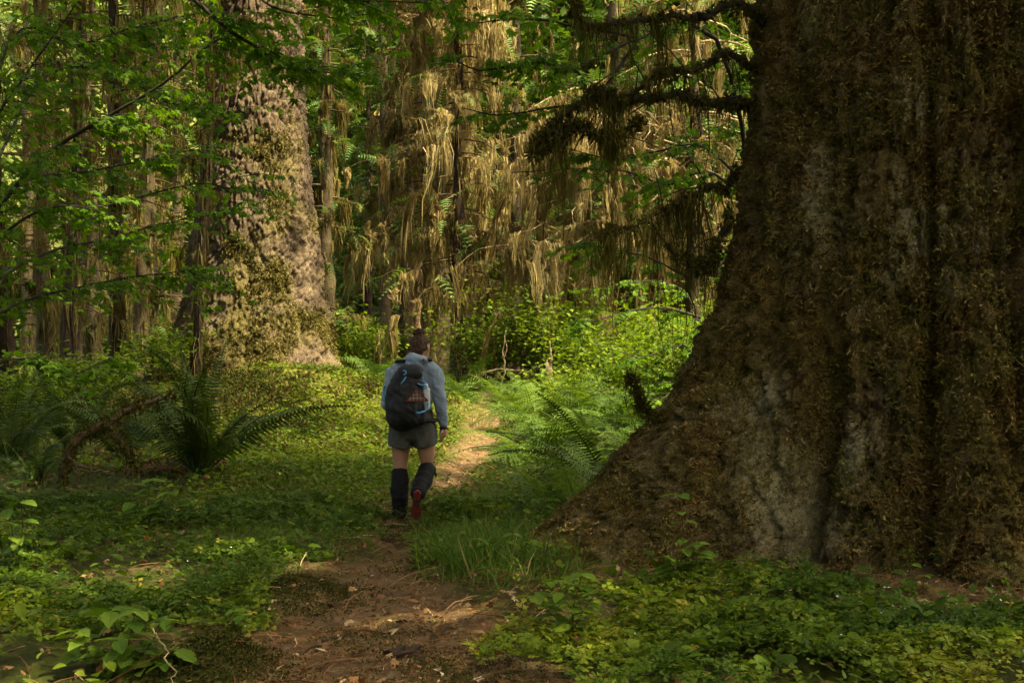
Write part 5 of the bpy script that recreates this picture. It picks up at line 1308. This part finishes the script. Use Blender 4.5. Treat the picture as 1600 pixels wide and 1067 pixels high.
#@@CANOPY
# ------------------------------------------------------------------ unseen leaf clumps overhead, added and gapped to shape the sunlight
def clump_template(n, sz, sp, seed):
    r2 = np.random.default_rng(seed); tv = []; tt = []
    for k in range(n):
        c = r2.normal(0, sp, 3); F = rots(1, .6, r2)[0]; tv.append(QL[0]*sz@F.T+c); tt.append(QL[1]+k*4)
    return np.concatenate(tv), np.concatenate(tt)
def shade_clumps():
    mb = MB(); N_ = 54000
    q = np.stack([rng.uniform(-22, 20, N_), rng.uniform(-6, 82, N_), np.zeros(N_)], -1)
    zc = rng.uniform(14, 26, N_); p = q+SUN[None]*(zc/SUN[2])[:, None]
    n = fbm(q*np.array([.6, .6, 0])+3, 300, 3); x, y = q[:, 0], q[:, 1]
    cov = np.where(y < 10.5, .36, np.where(y < 15, .55, np.where(y < 24, .2, .10)))      # how much sun the clumps block over each stretch of ground
    cov = np.where(((x < -2.3) & (y > 9.8) & (y < 17)) | ((x < -5.0) & (y >= 17) & (y < 26)), .95, cov)
    cov = np.where((x > .6) & (y < 9.5), .62, cov)
    cov = np.where(y > 50, .6, cov)
    cov = np.where((x > -.6) & (y > 14.5) & (y < 25), .07, cov)
    cov = np.where((x > -3.2) & (x < -1.3) & (y > 12.5) & (y < 18.5), .6, cov)
    keep = rng.uniform(size=N_) < np.clip(cov+np.where(y > 22, .25, .7)*n, 0, 1)
    gaps = [(W(430, y_, 22.5), 1.3) for y_ in (-50, 60, 170, 280, 390, 500, 590)]
    gaps += [(W(520, 650, 20), 1.0), (W(760, 690, 17), .9), (W(770, 640, 21), 1.7), (W(850, 620, 20), 1.7), (W(900, 640, 17), .9), (W(960, 560, 21), 1.8), (W(940, 650, 16), 1.1), (W(1010, 620, 17), 1.1), (W(830, 680, 15.5), .9), (W(690, 680, 18), .8)]
    gaps += [(W(x_, y_, 30), 3.0) for x_ in (610, 720) for y_ in (-60, 20, 120, 220, 330, 420)]+[(W(930, y_, 28), 2.4) for y_ in (300, 390, 470)]
    gaps += [(W(720, 870, 8.8), .3), (W(200, 985, 6.0), .28), (W(420, 60, 10.5), .9), (W(120, 200, 12), .9), (W(260, 120, 11.5), .7), (W(800, 120, 10.8), .8), (W(1000, 260, 11.3), .6), (W(250, 860, 8.3), .5), (W(60, 900, 7.5), .4), (W(600, 1000, 6.6), .3), (W(1000, 960, 6.8), .3)]
    for t, r in gaps:  # clear clumps from the sun line of each spot meant to be lit
        v = p-t; a = v@SUN; d = np.linalg.norm(v-a[:, None]*SUN, axis=1)
        keep &= ~((d < r*(1+.25*rng.normal(size=N_))) & (a > 3))
    p = p[keep]; K = len(p)
    mb.inst(*clump_template(5, .70, .36, 5), p, rots(K, .4), rng.uniform(.7, 1.3, K), rng.uniform(0, 1, K))
    tag(mb.build('shade_canopy', M['shade_clumps']), 'unseen leaf clumps overhead, placed and gapped to shape the sunlight', 'shade_clumps', kind='stuff')
    # unseen foliage added behind the camera to cut low frontal light
    mb = MB(); N_ = 2300
    th = rng.uniform(R(165), R(375), N_); d = rng.uniform(14, 30, N_); p = np.stack([d*np.cos(th), d*np.sin(th)-1, rng.uniform(.3, 17, N_)], -1)
    mb.inst(*clump_template(8, .8, .6, 6), p, rots(N_, .5), rng.uniform(.8, 1.5, N_), rng.uniform(0, 1, N_))
    tag(mb.build('rear_light_blocker', M['shade_clumps']), 'unseen foliage added behind the camera to block low light', 'forest', kind='stuff')
shade_clumps()
